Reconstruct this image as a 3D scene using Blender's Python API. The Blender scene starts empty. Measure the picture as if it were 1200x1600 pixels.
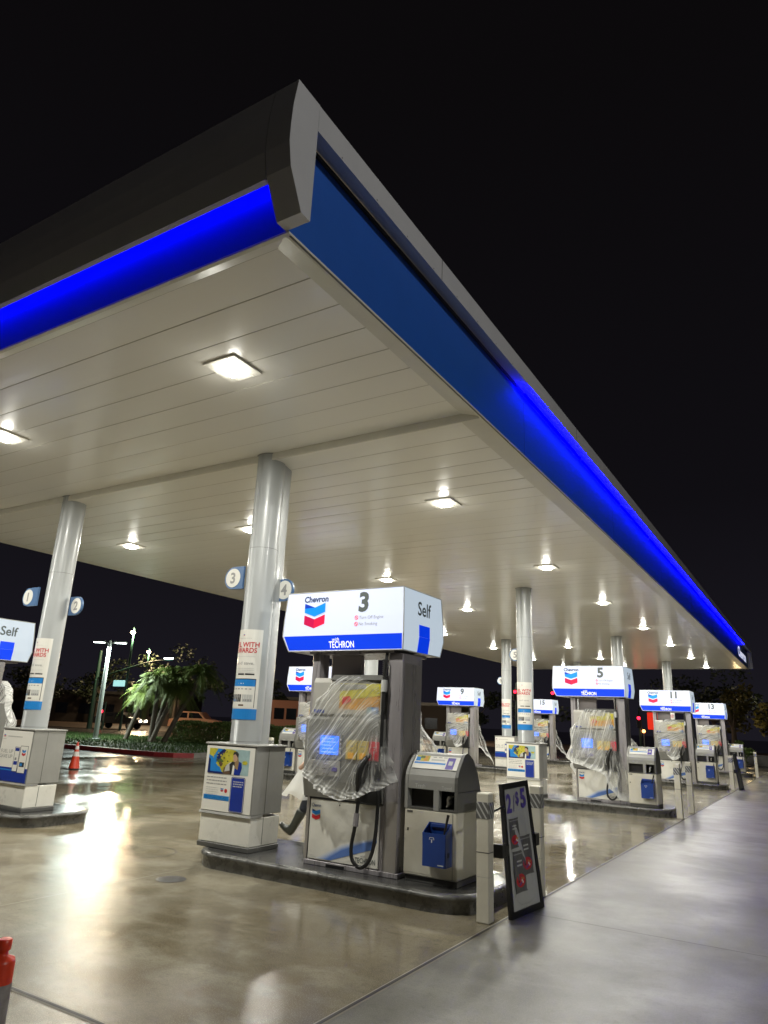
import bpy, math, random
from mathutils import Vector, Matrix
C = bpy.data.collections.new('scene'); bpy.context.scene.collection.children.link(C)
SC = bpy.context.scene
PI = math.pi

# ---------------------------------------------------------------- camera
cam_d = bpy.data.cameras.new('camera'); cam = bpy.data.objects.new('camera', cam_d); C.objects.link(cam)
YAW, PITCH, ROLL = -0.558092, 0.295109, 0.0435860
_f = Vector((math.cos(PITCH)*math.sin(YAW), math.cos(PITCH)*math.cos(YAW), math.sin(PITCH)))
_r = Vector((math.cos(YAW), -math.sin(YAW), 0)); _u = _r.cross(_f)
_c, _s = math.cos(ROLL), math.sin(ROLL)
_r2 = _c*_r + _s*_u          # image right axis
_u2 = -_s*_r + _c*_u
cam.matrix_world = Matrix(((_r2.x, _u2.x, -_f.x, 0), (_r2.y, _u2.y, -_f.y, 0), (_r2.z, _u2.z, -_f.z, 1.6), (0, 0, 0, 1)))
cam_d.sensor_fit = 'VERTICAL'; cam_d.sensor_height = 36; cam_d.lens = 36*1077.7/1600
cam_d.clip_end = 1000; cam_d.clip_start = 0.05
SC.camera = cam
# ---------------------------------------------------------------- exposure and night sky
SC.view_settings.view_transform = 'Standard'; SC.view_settings.look = 'None'
SC.view_settings.exposure = 0; SC.view_settings.gamma = 1
W = bpy.data.worlds.new('World'); SC.world = W; W.use_nodes = True
wn = W.node_tree.nodes; wl = W.node_tree.links
bg = wn['Background']
tc = wn.new('ShaderNodeTexCoord'); sx = wn.new('ShaderNodeSeparateXYZ'); cr = wn.new('ShaderNodeValToRGB')
wl.new(tc.outputs['Generated'], sx.inputs[0]); wl.new(sx.outputs['Z'], cr.inputs[0]); wl.new(cr.outputs[0], bg.inputs[0])
cr.color_ramp.elements[0].position = 0.0; cr.color_ramp.elements[0].color = (0.0105, 0.0095, 0.0140, 1)
cr.color_ramp.elements[1].position = 0.75; cr.color_ramp.elements[1].color = (0.0034, 0.0029, 0.0034, 1)
e = cr.color_ramp.elements.new(0.3); e.color = (0.0050, 0.0044, 0.0060, 1)
bg.inputs[1].default_value = 1.0
try:
    SC.cycles.max_bounces = 8; SC.cycles.diffuse_bounces = 4; SC.cycles.glossy_bounces = 4
    SC.cycles.transparent_max_bounces = 16; SC.cycles.sample_clamp_indirect = 6; SC.cycles.use_light_tree = True
    SC.cycles.caustics_reflective = False; SC.cycles.caustics_refractive = False
except Exception: pass

CEIL = 4.85          # soffit height
LAMP_W = 136.0
def area(name, loc, sx_, sy_, power, col, direction=(0, 0, -1), vis=True):
    d = bpy.data.lights.new(name, 'AREA'); d.shape = 'RECTANGLE'; d.size = sx_; d.size_y = sy_
    d.energy = power; d.color = col
    o = bpy.data.objects.new(name, d); C.objects.link(o); o.location = loc
    o.rotation_euler = Vector(direction).to_track_quat('-Z', 'Y').to_euler()
    return o
def point(name, loc, power, col, r=.1):
    d = bpy.data.lights.new(name, 'POINT'); d.energy = power; d.color = col; d.shadow_soft_size = r
    o = bpy.data.objects.new(name, d); C.objects.link(o); o.location = loc; return o

# ---------------------------------------------------------------- materials
M = {}
def mat(name, col, rough=.5, metal=0, emi=None, es=0, var=0, vscale=3, bump=0, bscale=30, coat=0, spec=.5, dirt=None, rvar=0, stretch=None):
    m = bpy.data.materials.new(name); m.use_nodes = True; n = m.node_tree.nodes; l = m.node_tree.links
    b = n['Principled BSDF']; b.inputs['Base Color'].default_value = (*col, 1); b.inputs['Roughness'].default_value = rough
    b.inputs['Metallic'].default_value = metal; b.inputs['Specular IOR Level'].default_value = spec
    if coat: b.inputs['Coat Weight'].default_value = coat; b.inputs['Coat Roughness'].default_value = .12
    if emi: b.inputs['Emission Color'].default_value = (*emi, 1); b.inputs['Emission Strength'].default_value = es
    t = n.new('ShaderNodeTexCoord'); mp = n.new('ShaderNodeMapping'); l.new(t.outputs['Object'], mp.inputs[0])
    if stretch: mp.inputs['Scale'].default_value = stretch
    if var or rvar:
        x = n.new('ShaderNodeTexNoise'); x.inputs['Scale'].default_value = vscale; x.inputs['Detail'].default_value = 6
        x.inputs['Roughness'].default_value = .6
        l.new(mp.outputs[0], x.inputs['Vector'])
        if var:
            r = n.new('ShaderNodeMapRange'); r.inputs[1].default_value = .25; r.inputs[2].default_value = .75
            l.new(x.outputs[0], r.inputs[0])
            mx = n.new('ShaderNodeMix'); mx.data_type = 'RGBA'
            mx.inputs[6].default_value = (*[c*(1-var) for c in col], 1) if dirt is None else (*dirt, 1)
            mx.inputs[7].default_value = (*[min(1, c*(1+var*.4)) for c in col], 1)
            l.new(r.outputs[0], mx.inputs[0]); l.new(mx.outputs[2], b.inputs['Base Color'])
        if rvar:
            r2 = n.new('ShaderNodeMapRange'); r2.inputs[1].default_value = .2; r2.inputs[2].default_value = .8
            r2.inputs[3].default_value = max(.03, rough-rvar); r2.inputs[4].default_value = rough+rvar
            l.new(x.outputs[0], r2.inputs[0]); l.new(r2.outputs[0], b.inputs['Roughness'])
    if bump:
        x = n.new('ShaderNodeTexNoise'); x.inputs['Scale'].default_value = bscale; x.inputs['Detail'].default_value = 4
        l.new(mp.outputs[0], x.inputs['Vector'])
        bp = n.new('ShaderNodeBump'); bp.inputs['Strength'].default_value = bump; bp.inputs['Distance'].default_value = .01
        l.new(x.outputs[0], bp.inputs['Height']); l.new(bp.outputs[0], b.inputs['Normal'])
    M[name] = m; return m
mat('white_paint', (.72, .70, .64), .35, var=.12, rvar=.08)
mat('white_panel', (.75, .74, .68), .3, var=.10, vscale=5, rvar=.1, coat=.3)
mat('cream_panel', (.68, .66, .57), .4, var=.15, vscale=2.5, rvar=.1, dirt=(.56, .53, .44))
mat('gray_paint', (.31, .31, .295), .38, var=.15, rvar=.1)
mat('gray_dark', (.10, .10, .095), .45, var=.25, rvar=.1)
mat('island_gray', (.13, .13, .123), .30, var=.7, vscale=7, rvar=.15, bump=.3, bscale=60)
mat('island_top', (.065, .065, .064), .18, var=.5, vscale=5, rvar=.12, bump=.15, bscale=40)
mat('column_silver', (.42, .44, .45), .40, .08, var=.05, vscale=2, rvar=.03, coat=.15)
mat('steel', (.46, .44, .42), .30, .55, var=.15, vscale=6, rvar=.08, bump=.05, bscale=60, stretch=(1, 1, .1))
mat('steel_dark', (.40, .38, .40), .30, .30, var=.25, vscale=5, rvar=.08, stretch=(3, 3, .3))
mat('mast_pale', (.45, .41, .41), .35, .1)
mat('black', (.012, .012, .013), .4)
mat('rubber', (.02, .02, .02), .35, rvar=.1, bump=.1)
mat('glass_dark', (.01, .012, .015), .06, coat=1)
mat('body_gray', (.25, .25, .235), .4, var=.15, rvar=.08)
mat('body_light', (.42, .41, .38), .35, var=.12, rvar=.1)
mat('lit_white', (.30, .32, .34), .25, emi=(.72, .78, 1.0), es=.84)
mat('lit_top', (.30, .32, .34), .25, emi=(.78, .83, 1.0), es=.95)
mat('lit_blue', (.01, .05, .5), .25, emi=(.0, .03, .62), es=1.0)
mat('lit_side', (.3, .32, .34), .25, emi=(.52, .62, .72), es=.80)
mat('sky_blue', (.01, .22, .75), .3, emi=(.0, .17, .7), es=.7)
mat('deep_blue', (.01, .03, .35), .3, emi=(.0, .06, .45), es=.6)
mat('logo_red', (.6, .01, .05), .3, emi=(.62, .01, .05), es=.8)
mat('logo_red_dark', (.4, .01, .06), .3, emi=(.4, .0, .05), es=.8)
mat('p_blue_light', (.02, .22, .62), .35)
mat('p_blue', (.01, .035, .30), .35, var=.15)
mat('p_blue_dark', (.008, .02, .13), .35)
mat('p_red', (.55, .02, .03), .4)
mat('p_white', (.78, .77, .72), .3, coat=.3)
mat('p_gray', (.30, .30, .30), .4)
mat('p_lightgray', (.50, .51, .50), .4)
mat('p_black', (.03, .03, .03), .4)
mat('p_yellow', (.55, .50, .05), .4, var=.4, vscale=18)
mat('p_green', (.10, .16, .04), .4, var=.4, vscale=20)
mat('p_sky', (.35, .50, .52), .4, var=.2, vscale=14)
mat('p_skin', (.50, .32, .22), .5)
mat('p_hair', (.30, .20, .10), .5)
mat('p_orange', (.60, .30, .05), .4, var=.35, vscale=9)
mat('p_purple', (.10, .07, .35), .4)
mat('p_brown', (.12, .07, .04), .5)
mat('sign_blue', (.08, .16, .32), .4)
mat('text_dark', (.10, .12, .12), .4)
mat('text_blue', (.02, .05, .16), .4)
mat('lit_text', (.8, .8, .9), .4, emi=(.9, .93, 1), es=.9)
mat('bin_blue', (.012, .05, .26), .28, var=.15, vscale=8, coat=.4)
mat('bin_dark', (.02, .018, .017), .6)
mat('screen', (.02, .1, .6), .2, emi=(.03, .16, 1.0), es=1.6)
mat('screen_text', (.1, .2, .8), .2, emi=(.25, .42, 1.0), es=1.3)
mat('btn_yellow', (.62, .50, .16), .35)
mat('btn_red', (.60, .05, .07), .35)
mat('amber', (.55, .28, .03), .3, emi=(.6, .3, .03), es=.35)
mat('ceiling_paint', (.90, .885, .825), .30, coat=.4)
mat('ceiling_gap', (.62, .60, .53), .6)
mat('trim_paint', (.72, .70, .62), .35, var=.08, rvar=.08, bump=.12, bscale=40)
mat('fascia_gray', (.56, .56, .58), .4, .1, var=.06, bump=.15, bscale=180)
mat('fascia_blue', (.016, .10, .46), .45, var=.06)
mat('lamp_bezel', (.84, .82, .75), .4)
mat('lamp_on', (1, 1, 1), .4, emi=(1, .97, .84), es=34)
mat('led_blue', (.0, .0, .2), .6, emi=(.0, .0, 1), es=1.4, spec=0)
mat('orange_plastic', (.75, .06, .02), .35, var=.2)
mat('reflective', (.38, .36, .35), .5, var=.5, vscale=12, dirt=(.16, .13, .12))
mat('cone_white', (.75, .70, .66), .4)
mat('stripe_gray', (.13, .13, .125), .35)
mat('cast_iron', (.09, .09, .09), .4, .5, var=.4, vscale=30, bump=.6, bscale=90)
mat('joint', (.035, .03, .025), .6, var=.4)
mat('joint_light', (.30, .28, .22), .6, var=.4)
mat('grass_base', (.028, .045, .014), .8, var=.5)
mat('grass', (.045, .09, .018), .9, var=.4, vscale=1)
mat('red_kerb', (.30, .025, .03), .5, var=.4, vscale=3)
mat('kerb', (.22, .21, .19), .6, var=.3)
mat('leaf', (.15, .22, .055), .5, var=.5, vscale=1.5)
mat('leaf_dark', (.025, .04, .016), .6, var=.5, vscale=.6)
mat('leaf_lit_gold', (.12, .11, .03), .6, var=.5, vscale=.6)  # yellow lamplight on the leaves put into their colour
mat('palm_leaf', (.13, .185, .03), .65, var=.45, vscale=1.2)
mat('bark', (.13, .105, .085), .9, var=.4, vscale=6, bump=1, bscale=20)
mat('pole_gray', (.28, .30, .29), .5)
mat('pole_green', (.02, .07, .055), .5)
mat('cool_lamp', (1, 1, 1), .4, emi=(.85, 1, .97), es=14)
mat('warm_lamp', (1, 1, 1), .4, emi=(1, .75, .42), es=45)
mat('red_lamp', (1, 0, 0), .4, emi=(1, .01, .03), es=9)
mat('orange_lamp', (1, .3, 0), .4, emi=(1, .30, .08), es=9)
mat('red_sign_lit', (.8, .02, .01), .4, emi=(.8, .03, .01), es=.9)
mat('teal_sign_lit', (.4, .8, .8), .4, emi=(.38, .74, .72), es=1.1)
mat('teal_lamp', (.4, .8, .8), .4, emi=(.1, .9, .7), es=2)
mat('bus_paint', (.55, .25, .17), .5)
mat('suv_paint', (.50, .28, .19), .35, coat=.5)
mat('car_dark', (.02, .02, .022), .25, coat=.6)
mat('building', (.05, .04, .035), .8)
mat('skin', (.5, .33, .24), .5)
mat('boot', (.035, .04, .035), .35, coat=.2)
mat('jacket', (.05, .055, .06), .6)
mat('trousers', (.03, .035, .05), .8)
mat('hair', (.02, .015, .01), .6)
mat('tyre', (.02, .02, .02), .7)

def film_material(name, base, gain, seed):
    m = bpy.data.materials.new(name); m.use_nodes = True; n = m.node_tree.nodes; l = m.node_tree.links
    b = n['Principled BSDF']; b.inputs['Base Color'].default_value = (.95, .96, .95, 1); b.inputs['Roughness'].default_value = .24
    b.inputs['Specular IOR Level'].default_value = .6
    out = n['Material Output']; tr = n.new('ShaderNodeBsdfTransparent'); tr.inputs[0].default_value = (.97, .975, .97, 1)
    tl = n.new('ShaderNodeBsdfTranslucent'); tl.inputs[0].default_value = (.95, .96, .95, 1); m2 = n.new('ShaderNodeMixShader'); m2.inputs[0].default_value = .5; l.new(b.outputs[0], m2.inputs[1]); l.new(tl.outputs[0], m2.inputs[2])
    mx = n.new('ShaderNodeMixShader'); l.new(tr.outputs[0], mx.inputs[1]); l.new(m2.outputs[0], mx.inputs[2]); l.new(mx.outputs[0], out.inputs[0])
    at = n.new('ShaderNodeAttribute'); at.attribute_name = 'dens'
    lw = n.new('ShaderNodeLayerWeight'); lw.inputs[0].default_value = .35
    def att(nm):
        a = n.new('ShaderNodeAttribute'); a.attribute_name = nm; return a.outputs['Fac']
    def lines(fold, along, k, ka, lo, hi, out_):
        a = n.new('ShaderNodeMath'); a.operation = 'MULTIPLY'; l.new(att(fold), a.inputs[0]); a.inputs[1].default_value = k
        c_ = n.new('ShaderNodeMath'); c_.operation = 'MULTIPLY'; l.new(att(along), c_.inputs[0]); c_.inputs[1].default_value = ka
        v = n.new('ShaderNodeCombineXYZ'); l.new(a.outputs[0], v.inputs[0]); l.new(c_.outputs[0], v.inputs[1]); v.inputs[2].default_value = seed*3.3+k
        x = n.new('ShaderNodeTexNoise'); x.inputs['Scale'].default_value = 1; x.inputs['Detail'].default_value = 2; x.inputs['Distortion'].default_value = .08; l.new(v.outputs[0], x.inputs['Vector'])
        q = n.new('ShaderNodeMapRange'); q.inputs[1].default_value = lo; q.inputs[2].default_value = hi; q.inputs[3].default_value = 0; q.inputs[4].default_value = out_*gain; l.new(x.outputs[0], q.inputs[0]); return q.outputs[0], x.outputs[0]
    def mixf(f, a, bb):
        x = n.new('ShaderNodeMix'); l.new(f, x.inputs[0]); l.new(a, x.inputs[2]); l.new(bb, x.inputs[3]); return x.outputs[0]
    a1, h1 = lines('fs', 'ft', 62, 2.2, .54, .72, .55); a2, h2 = lines('fth', 'fr', 20, 2.5, .57, .74, .50)
    b1, g1 = lines('fs', 'ft', 18, 1.4, .52, .75, .40); b2, g2 = lines('fth', 'fr', 7, 2.0, .58, .75, .40)
    lowm = att('low'); la = mixf(lowm, a1, a2); lb = mixf(lowm, b1, b2); hh = mixf(lowm, h1, h2)
    bp = n.new('ShaderNodeBump'); bp.inputs['Strength'].default_value = .6; bp.inputs['Distance'].default_value = .012; l.new(hh, bp.inputs['Height']); l.new(bp.outputs[0], b.inputs['Normal'])
    class _O: pass
    mr = _O(); q0 = n.new('ShaderNodeMath'); q0.operation = 'ADD'; l.new(la, q0.inputs[0]); l.new(lb, q0.inputs[1]); mr.outputs = [q0.outputs[0]]
    def add(a, bb):
        q = n.new('ShaderNodeMath'); q.operation = 'ADD'; l.new(a, q.inputs[0])
        if isinstance(bb, float): q.inputs[1].default_value = bb
        else: l.new(bb, q.inputs[1])
        return q.outputs[0]
    def mul(a, k):
        q = n.new('ShaderNodeMath'); q.operation = 'MULTIPLY'; l.new(a, q.inputs[0]); q.inputs[1].default_value = k; return q.outputs[0]
    s = add(mul(lw.outputs['Facing'], .22*gain), mr.outputs[0]); s = add(s, mul(at.outputs['Fac'], .75*gain)); s = add(s, base)
    cl = n.new('ShaderNodeClamp'); cl.inputs[2].default_value = .9; l.new(s, cl.inputs[0]); l.new(cl.outputs[0], mx.inputs[0])
    M[name] = m
film_material('film', .07, 1.3, 0); film_material('poncho', .45, .8, 2)
film_material('film_white', .10, 1.4, 1)

def ground_mat(name, c1, c2, c3, wet_lo, wet_hi, pud, seed=0):
    m = bpy.data.materials.new(name); m.use_nodes = True; n = m.node_tree.nodes; l = m.node_tree.links
    b = n['Principled BSDF']; t = n.new('ShaderNodeTexCoord')
    def noise(scale, det, vec=None, rough=.6, dist=0, sc=None):
        mp = n.new('ShaderNodeMapping'); mp.inputs['Location'].default_value = (seed*7.3+scale, seed*3.1, 0)
        if sc: mp.inputs['Scale'].default_value = sc
        l.new(t.outputs['Object'], mp.inputs[0])
        x = n.new('ShaderNodeTexNoise'); x.inputs['Scale'].default_value = scale; x.inputs['Detail'].default_value = det
        x.inputs['Roughness'].default_value = rough; x.inputs['Distortion'].default_value = dist
        l.new(mp.outputs[0], x.inputs['Vector']); return x.outputs[0]
    def rng(v, a, bb, lo, hi):
        r = n.new('ShaderNodeMapRange'); r.interpolation_type = 'SMOOTHSTEP'
        for i, q in enumerate((a, bb, lo, hi)): r.inputs[i+1].default_value = q
        l.new(v, r.inputs[0]); return r.outputs[0]
    def mixc(f, a, bb):
        x = n.new('ShaderNodeMix'); x.data_type = 'RGBA'; l.new(f, x.inputs[0])
        for i, q in ((6, a), (7, bb)):
            if isinstance(q, tuple): x.inputs[i].default_value = (*q, 1)
            else: l.new(q, x.inputs[i])
        return x.outputs[2]
    big = noise(.42, 5, dist=.4); med = noise(1.5, 8, rough=.62, dist=.15, sc=(1, 1.4, 1)); fine = noise(55, 3); spk = noise(150, 2)
    pd = noise(.30, 4, rough=.5, dist=.4, sc=(1.0, .8, 1)); smear = noise(.5, 5, dist=.3, sc=(2.0, .5, 1))
    c = mixc(rng(big, .37, .63, 0, 1), c1, c2); c = mixc(rng(med, .42, .72, 0, .8), c, c3)
    c = mixc(rng(smear, .45, .68, 0, .8), c, tuple(x*.62 for x in c1))
    c = mixc(rng(spk, .5, .72, 0, .6), c, tuple(min(.6,x*2.0) for x in c1))  # pale grit specks, with their wet glints put into the colour
    c = mixc(rng(fine, .5, .75, 0, .45), c, tuple(x*.45 for x in c1)); c = mixc(rng(noise(14, 5, rough=.7), .5, .75, 0, .5), c, tuple(x*.5 for x in c1))
    c = mixc(rng(noise(1.1, 9, rough=.75, sc=(.5, 3.0, 1)), .55, .68, 0, .4), c, tuple(x*.5 for x in c1))
    pm = rng(pd, pud-.12, pud+.12, 0, 1)
    cd = n.new('ShaderNodeMix'); cd.data_type = 'RGBA'; cd.blend_type = 'MULTIPLY'; cd.inputs[7].default_value = (.80, .77, .72, 1)
    l.new(pm, cd.inputs[0]); l.new(c, cd.inputs[6]); l.new(cd.outputs[2], b.inputs['Base Color'])
    ra = rng(noise(.8, 3, dist=.1), .3, .7, wet_lo, wet_hi)
    rm = n.new('ShaderNodeMix'); l.new(pm, rm.inputs[0]); l.new(ra, rm.inputs[2]); rm.inputs[3].default_value = (.05 if seed == 1 else .285 if seed == 2 else .18)
    l.new(rm.outputs[0], b.inputs['Roughness']); b.inputs['Specular IOR Level'].default_value = (.22 if seed == 1 else .42)
    bs = n.new('ShaderNodeMapRange'); l.new(pm, bs.inputs[0]); bs.inputs[3].default_value = .22; bs.inputs[4].default_value = .02
    ad = n.new('ShaderNodeMath'); ad.operation = 'MULTIPLY_ADD'; l.new(spk, ad.inputs[0]); ad.inputs[1].default_value = 1.2; l.new(fine, ad.inputs[2])
    bp = n.new('ShaderNodeBump'); bp.inputs['Distance'].default_value = .004; l.new(bs.outputs[0], bp.inputs['Strength']); l.new(ad.outputs[0], bp.inputs['Height'])
    bp2 = n.new('ShaderNodeBump'); bp2.inputs['Distance'].default_value = .012; bp2.inputs['Strength'].default_value = .17
    l.new(noise(3.4, 4), bp2.inputs['Height']); l.new(bp.outputs[0], bp2.inputs['Normal']); bp3 = n.new('ShaderNodeBump'); bp3.inputs['Distance'].default_value = .03; bp3.inputs['Strength'].default_value = .22; l.new(noise(1.3, 2), bp3.inputs['Height']); l.new(bp2.outputs[0], bp3.inputs['Normal']); l.new(bp3.outputs[0], b.inputs['Normal'])
    M[name] = m
ground_mat('concrete_tan', (.268, .244, .186), (.140, .114, .068), (.36, .34, .275), .16, .268, .50, 1)
ground_mat('concrete_gray', (.172, .168, .144), (.098, .095, .080), (.220, .215, .188), .29, .44, .62, 2)
ground_mat('asphalt_wet', (.075, .072, .070), (.055, .053, .052), (.10, .095, .09), .20, .268, .62, 3)

# ---------------------------------------------------------------- mesh builder
_tc = {}
def text_geo(s, bold=0.0, shear=0.0, space=1.0):
    k = (s, bold, shear, space)
    if k in _tc: return _tc[k]
    cu = bpy.data.curves.new('t', 'FONT'); cu.body = s; cu.size = 1; cu.offset = bold; cu.shear = shear; cu.space_character = space
    cu.resolution_u = 3
    o = bpy.data.objects.new('t', cu); C.objects.link(o)
    dg = bpy.context.evaluated_depsgraph_get(); me = o.evaluated_get(dg).to_mesh()
    v = [tuple(x.co)[:2] for x in me.vertices]; f = [tuple(p.vertices) for p in me.polygons]
    bpy.data.objects.remove(o); bpy.data.curves.remove(cu)
    if v:
        x0 = min(a for a, b in v); x1 = max(a for a, b in v); v = [((a-(x0+x1)/2), b) for a, b in v]
        _tc[k] = (v, f, x1-x0)
    else: _tc[k] = ([], [], 0)
    return _tc[k]

class MB:
    def __init__(s): s.v = []; s.f = []; s.m = []; s.sm = []; s.mats = []
    def mi(s, m):
        if m not in s.mats: s.mats.append(m)
        return s.mats.index(m)
    def face(s, pts, m, smooth=False):
        b = len(s.v); s.v += [tuple(p) for p in pts]; s.f.append(tuple(range(b, b+len(pts)))); s.m.append(s.mi(m)); s.sm.append(smooth)
    def add(s, vs, fs, m, smooth=False):
        b = len(s.v); s.v += [tuple(p) for p in vs]; k = s.mi(m)
        for f in fs: s.f.append(tuple(b+i for i in f)); s.m.append(k); s.sm.append(smooth)
    def box(s, x0, x1, y0, y1, z0, z1, m, bev=0.0):
        if x0 > x1: x0, x1 = x1, x0
        if y0 > y1: y0, y1 = y1, y0
        if z0 > z1: z0, z1 = z1, z0
        if bev <= 0:
            v = [(x, y, z) for z in (z0, z1) for y in (y0, y1) for x in (x0, x1)]
            s.add(v, [(0, 2, 3, 1), (4, 5, 7, 6), (0, 1, 5, 4), (2, 6, 7, 3), (0, 4, 6, 2), (1, 3, 7, 5)], m)
        else:
            e = min(bev, (x1-x0)/2.1, (y1-y0)/2.1, (z1-z0)/2.1)
            lay = [(z0, e), (z0+e, 0), (z1-e, 0), (z1, e)]; v = []
            for z, q in lay:
                a, b_, c, d = x0+q, x1-q, y0+q, y1-q; g = e if q == 0 else 0
                v += [(a+g, c, z), (b_-g, c, z), (b_, c+g, z), (b_, d-g, z), (b_-g, d, z), (a+g, d, z), (a, d-g, z), (a, c+g, z)]
            f = [tuple(range(7, -1, -1)), tuple(range(24, 32))]
            for L in range(3):
                for i in range(8): f.append((L*8+i, L*8+(i+1) % 8, L*8+8+(i+1) % 8, L*8+8+i))
            s.add(v, f, m)
    def prism(s, pts, axis, a, b, m, smooth=False, caps=True):
        n = len(pts)
        def P(p, t): return {'x': (t, p[0], p[1]), 'y': (p[0], t, p[1]), 'z': (p[0], p[1], t)}[axis]
        v = [P(p, a) for p in pts]+[P(p, b) for p in pts]
        s.add(v, [(i, (i+1) % n, n+(i+1) % n, n+i) for i in range(n)], m, smooth)
        if caps: s.face([P(p, a) for p in pts][::-1], m); s.face([P(p, b) for p in pts], m)
    def tube(s, path, r, m, seg=10, caps=True):
        P = [Vector(p) for p in path]; n = len(P); R = r if isinstance(r, (list, tuple)) else [r]*n
        up = Vector((0, 0, 1)); vs = []; prev = None
        for i, p in enumerate(P):
            d = (P[min(i+1, n-1)]-P[max(i-1, 0)]).normalized()
            if prev is None:
                a = d.cross(up) if abs(d.dot(up)) < .95 else d.cross(Vector((1, 0, 0)))
            else: a = prev - d*prev.dot(d)
            a.normalize(); prev = a; b = d.cross(a)
            vs += [p+(a*math.cos(2*PI*k/seg)+b*math.sin(2*PI*k/seg))*R[i] for k in range(seg)]
        fs = [(i*seg+k, i*seg+(k+1) % seg, (i+1)*seg+(k+1) % seg, (i+1)*seg+k) for i in range(n-1) for k in range(seg)]
        s.add(vs, fs, m, True)
        if caps: s.face(vs[:seg][::-1], m); s.face(vs[-seg:], m)
    def lathe(s, prof, m, cx=0, cy=0, seg=20, smooth=True):
        vs = [(cx+r*math.cos(2*PI*k/seg), cy+r*math.sin(2*PI*k/seg), z) for r, z in prof for k in range(seg)]
        s.add(vs, [(i*seg+k, i*seg+(k+1) % seg, (i+1)*seg+(k+1) % seg, (i+1)*seg+k) for i in range(len(prof)-1) for k in range(seg)], m, smooth)
    def ball(s, c, r, m, seg=10, sz=1):
        s.lathe([(max(.0005, r*math.sin(PI*i/8)), c[2]-r*sz*math.cos(PI*i/8)) for i in range(9)], m, c[0], c[1], seg)
    def quad(s, o, u, v, w, h, m, x=0, y=0):
        o = Vector(o)+Vector(u)*x+Vector(v)*y; u = Vector(u)*w; v = Vector(v)*h
        s.face([o, o+u, o+u+v, o+v], m)
    def poly(s, o, u, v, pts, m):
        o = Vector(o); u = Vector(u); v = Vector(v); s.face([o+u*a+v*b for a, b in pts], m)
    def text(s, t, o, u, v, size, m, bold=.0, width=None, align='c', shear=0, space=1.0, fn=None):
        vs, fs, w = text_geo(t, bold, shear, space)
        if not vs: return
        o = Vector(o); u = Vector(u); v = Vector(v); sxx = size if width is None else width/w
        off = 0 if align == 'c' else (w/2 if align == 'l' else -w/2)
        if fn: s.add([fn((a+off)*sxx, b*size) for a, b in vs], fs, m)
        else: s.add([o+u*((a+off)*sxx)+v*(b*size) for a, b in vs], fs, m)
    def build(s, name, parent=None):
        me = bpy.data.meshes.new(name); me.from_pydata([tuple(p) for p in s.v], [], s.f)
        for m in s.mats: me.materials.append(M[m])
        me.polygons.foreach_set('material_index', s.m); me.polygons.foreach_set('use_smooth', s.sm); me.update()
        o = bpy.data.objects.new(name, me); C.objects.link(o)
        if parent: o.parent = parent
        return o

def thing(name, label, cat, loc=(0, 0, 0), rz=0, group=None):
    o = bpy.data.objects.new(name, None); C.objects.link(o); o.location = loc; o.rotation_euler = (0, 0, rz)
    o.empty_display_size = .1
    o['label'] = label; o['category'] = cat
    if group: o['group'] = group
    return o
def tag(o, label, cat, group=None):
    o['label'] = label; o['category'] = cat
    if group: o['group'] = group
    return o
def struct(o): o['kind'] = 'structure'; return o
def kids(o, ch): return [c for c in ch if c.parent == o]
def dup(root, loc, rz=0, label=None, skip=()):
    allo = list(C.objects)
    def rec(o, par):
        c = o.copy(); C.objects.link(c); c.parent = par
        for k in [k for k in allo if k.parent == o]:
            if k.name.split('.')[0] in skip: continue
            rec(k, c)
        return c
    r = rec(root, None); r.location = loc; r.rotation_euler = (0, 0, rz)
    if label: r['label'] = label
    return r
X3, Y3, Z3 = Vector((1, 0, 0)), Vector((0, 1, 0)), Vector((0, 0, 1))
def logo(mb, o, u, v, w, lit=True):
    """two nested V bands, o = bottom centre"""
    a = ('deep_blue', 'sky_blue', 'logo_red_dark', 'logo_red') if lit else ('p_blue_dark', 'p_blue_light', 'p_red', 'p_red')
    h = w*1.08; d = .17*w; t = .36*w
    for k, (c1, c2) in enumerate(((a[0], a[1]), (a[2], a[3]))):
        top = h - k*(t+.10*w)
        if k == 0:
            mb.poly(o, u, v, [(-w/2, top-t), (0, top-d-t), (0, top-d), (-w/2, top)], c2)
            mb.poly(Vector(o)+Vector(u).cross(Vector(v))*.001, u, v, [(-w/2, top), (-w/2, top-t*.55), (0, top-d)], c1)
        else:
            mb.poly(o, u, v, [(-w/2, top-t), (0, top-d-t), (0, top-d), (-w/2, top)], c1)
        mb.poly(o, u, v, [(0, top-d-t), (w/2, top-t), (w/2, top), (0, top-d)], c2)

# ================================================================ SETTING: ground
def sheet(name, x0, x1, y0, y1, z, m, sub=1):
    b = MB(); b.face([(x0, y0, z), (x1, y0, z), (x1, y1, z), (x0, y1, z)], m); return struct(b.build(name))
sheet('ground', -400, 300, -60, 500, -.012, 'asphalt_wet')
b = MB(); b.face([(-22, -6, 0), (-2.55, -6, 0), (-2.55, 41.5, 0), (-22, 41.5, 0)], 'concrete_tan'); struct(b.build('forecourt_pavement'))
b = MB(); b.face([(-2.55, -6, 0), (14, -6, 0), (14, 60, 0), (-2.55, 60, 0)], 'concrete_gray'); struct(b.build('driveway_pavement'))
b = MB()
def jline(p, q, w=.014, m='joint', z=.003):
    p = Vector(p); q = Vector(q); d = (q-p).normalized(); nrm = Vector((-d.y, d.x))*w/2
    b.face([(p.x-nrm.x, p.y-nrm.y, z), (q.x-nrm.x, q.y-nrm.y, z), (q.x+nrm.x, q.y+nrm.y, z), (p.x+nrm.x, p.y+nrm.y, z)], m)
jline((-2.55, -6), (-2.55, 41), .050, 'joint_light', .0022); jline((-2.55, -6), (-2.55, 41), .026, 'joint', .0042)
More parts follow.
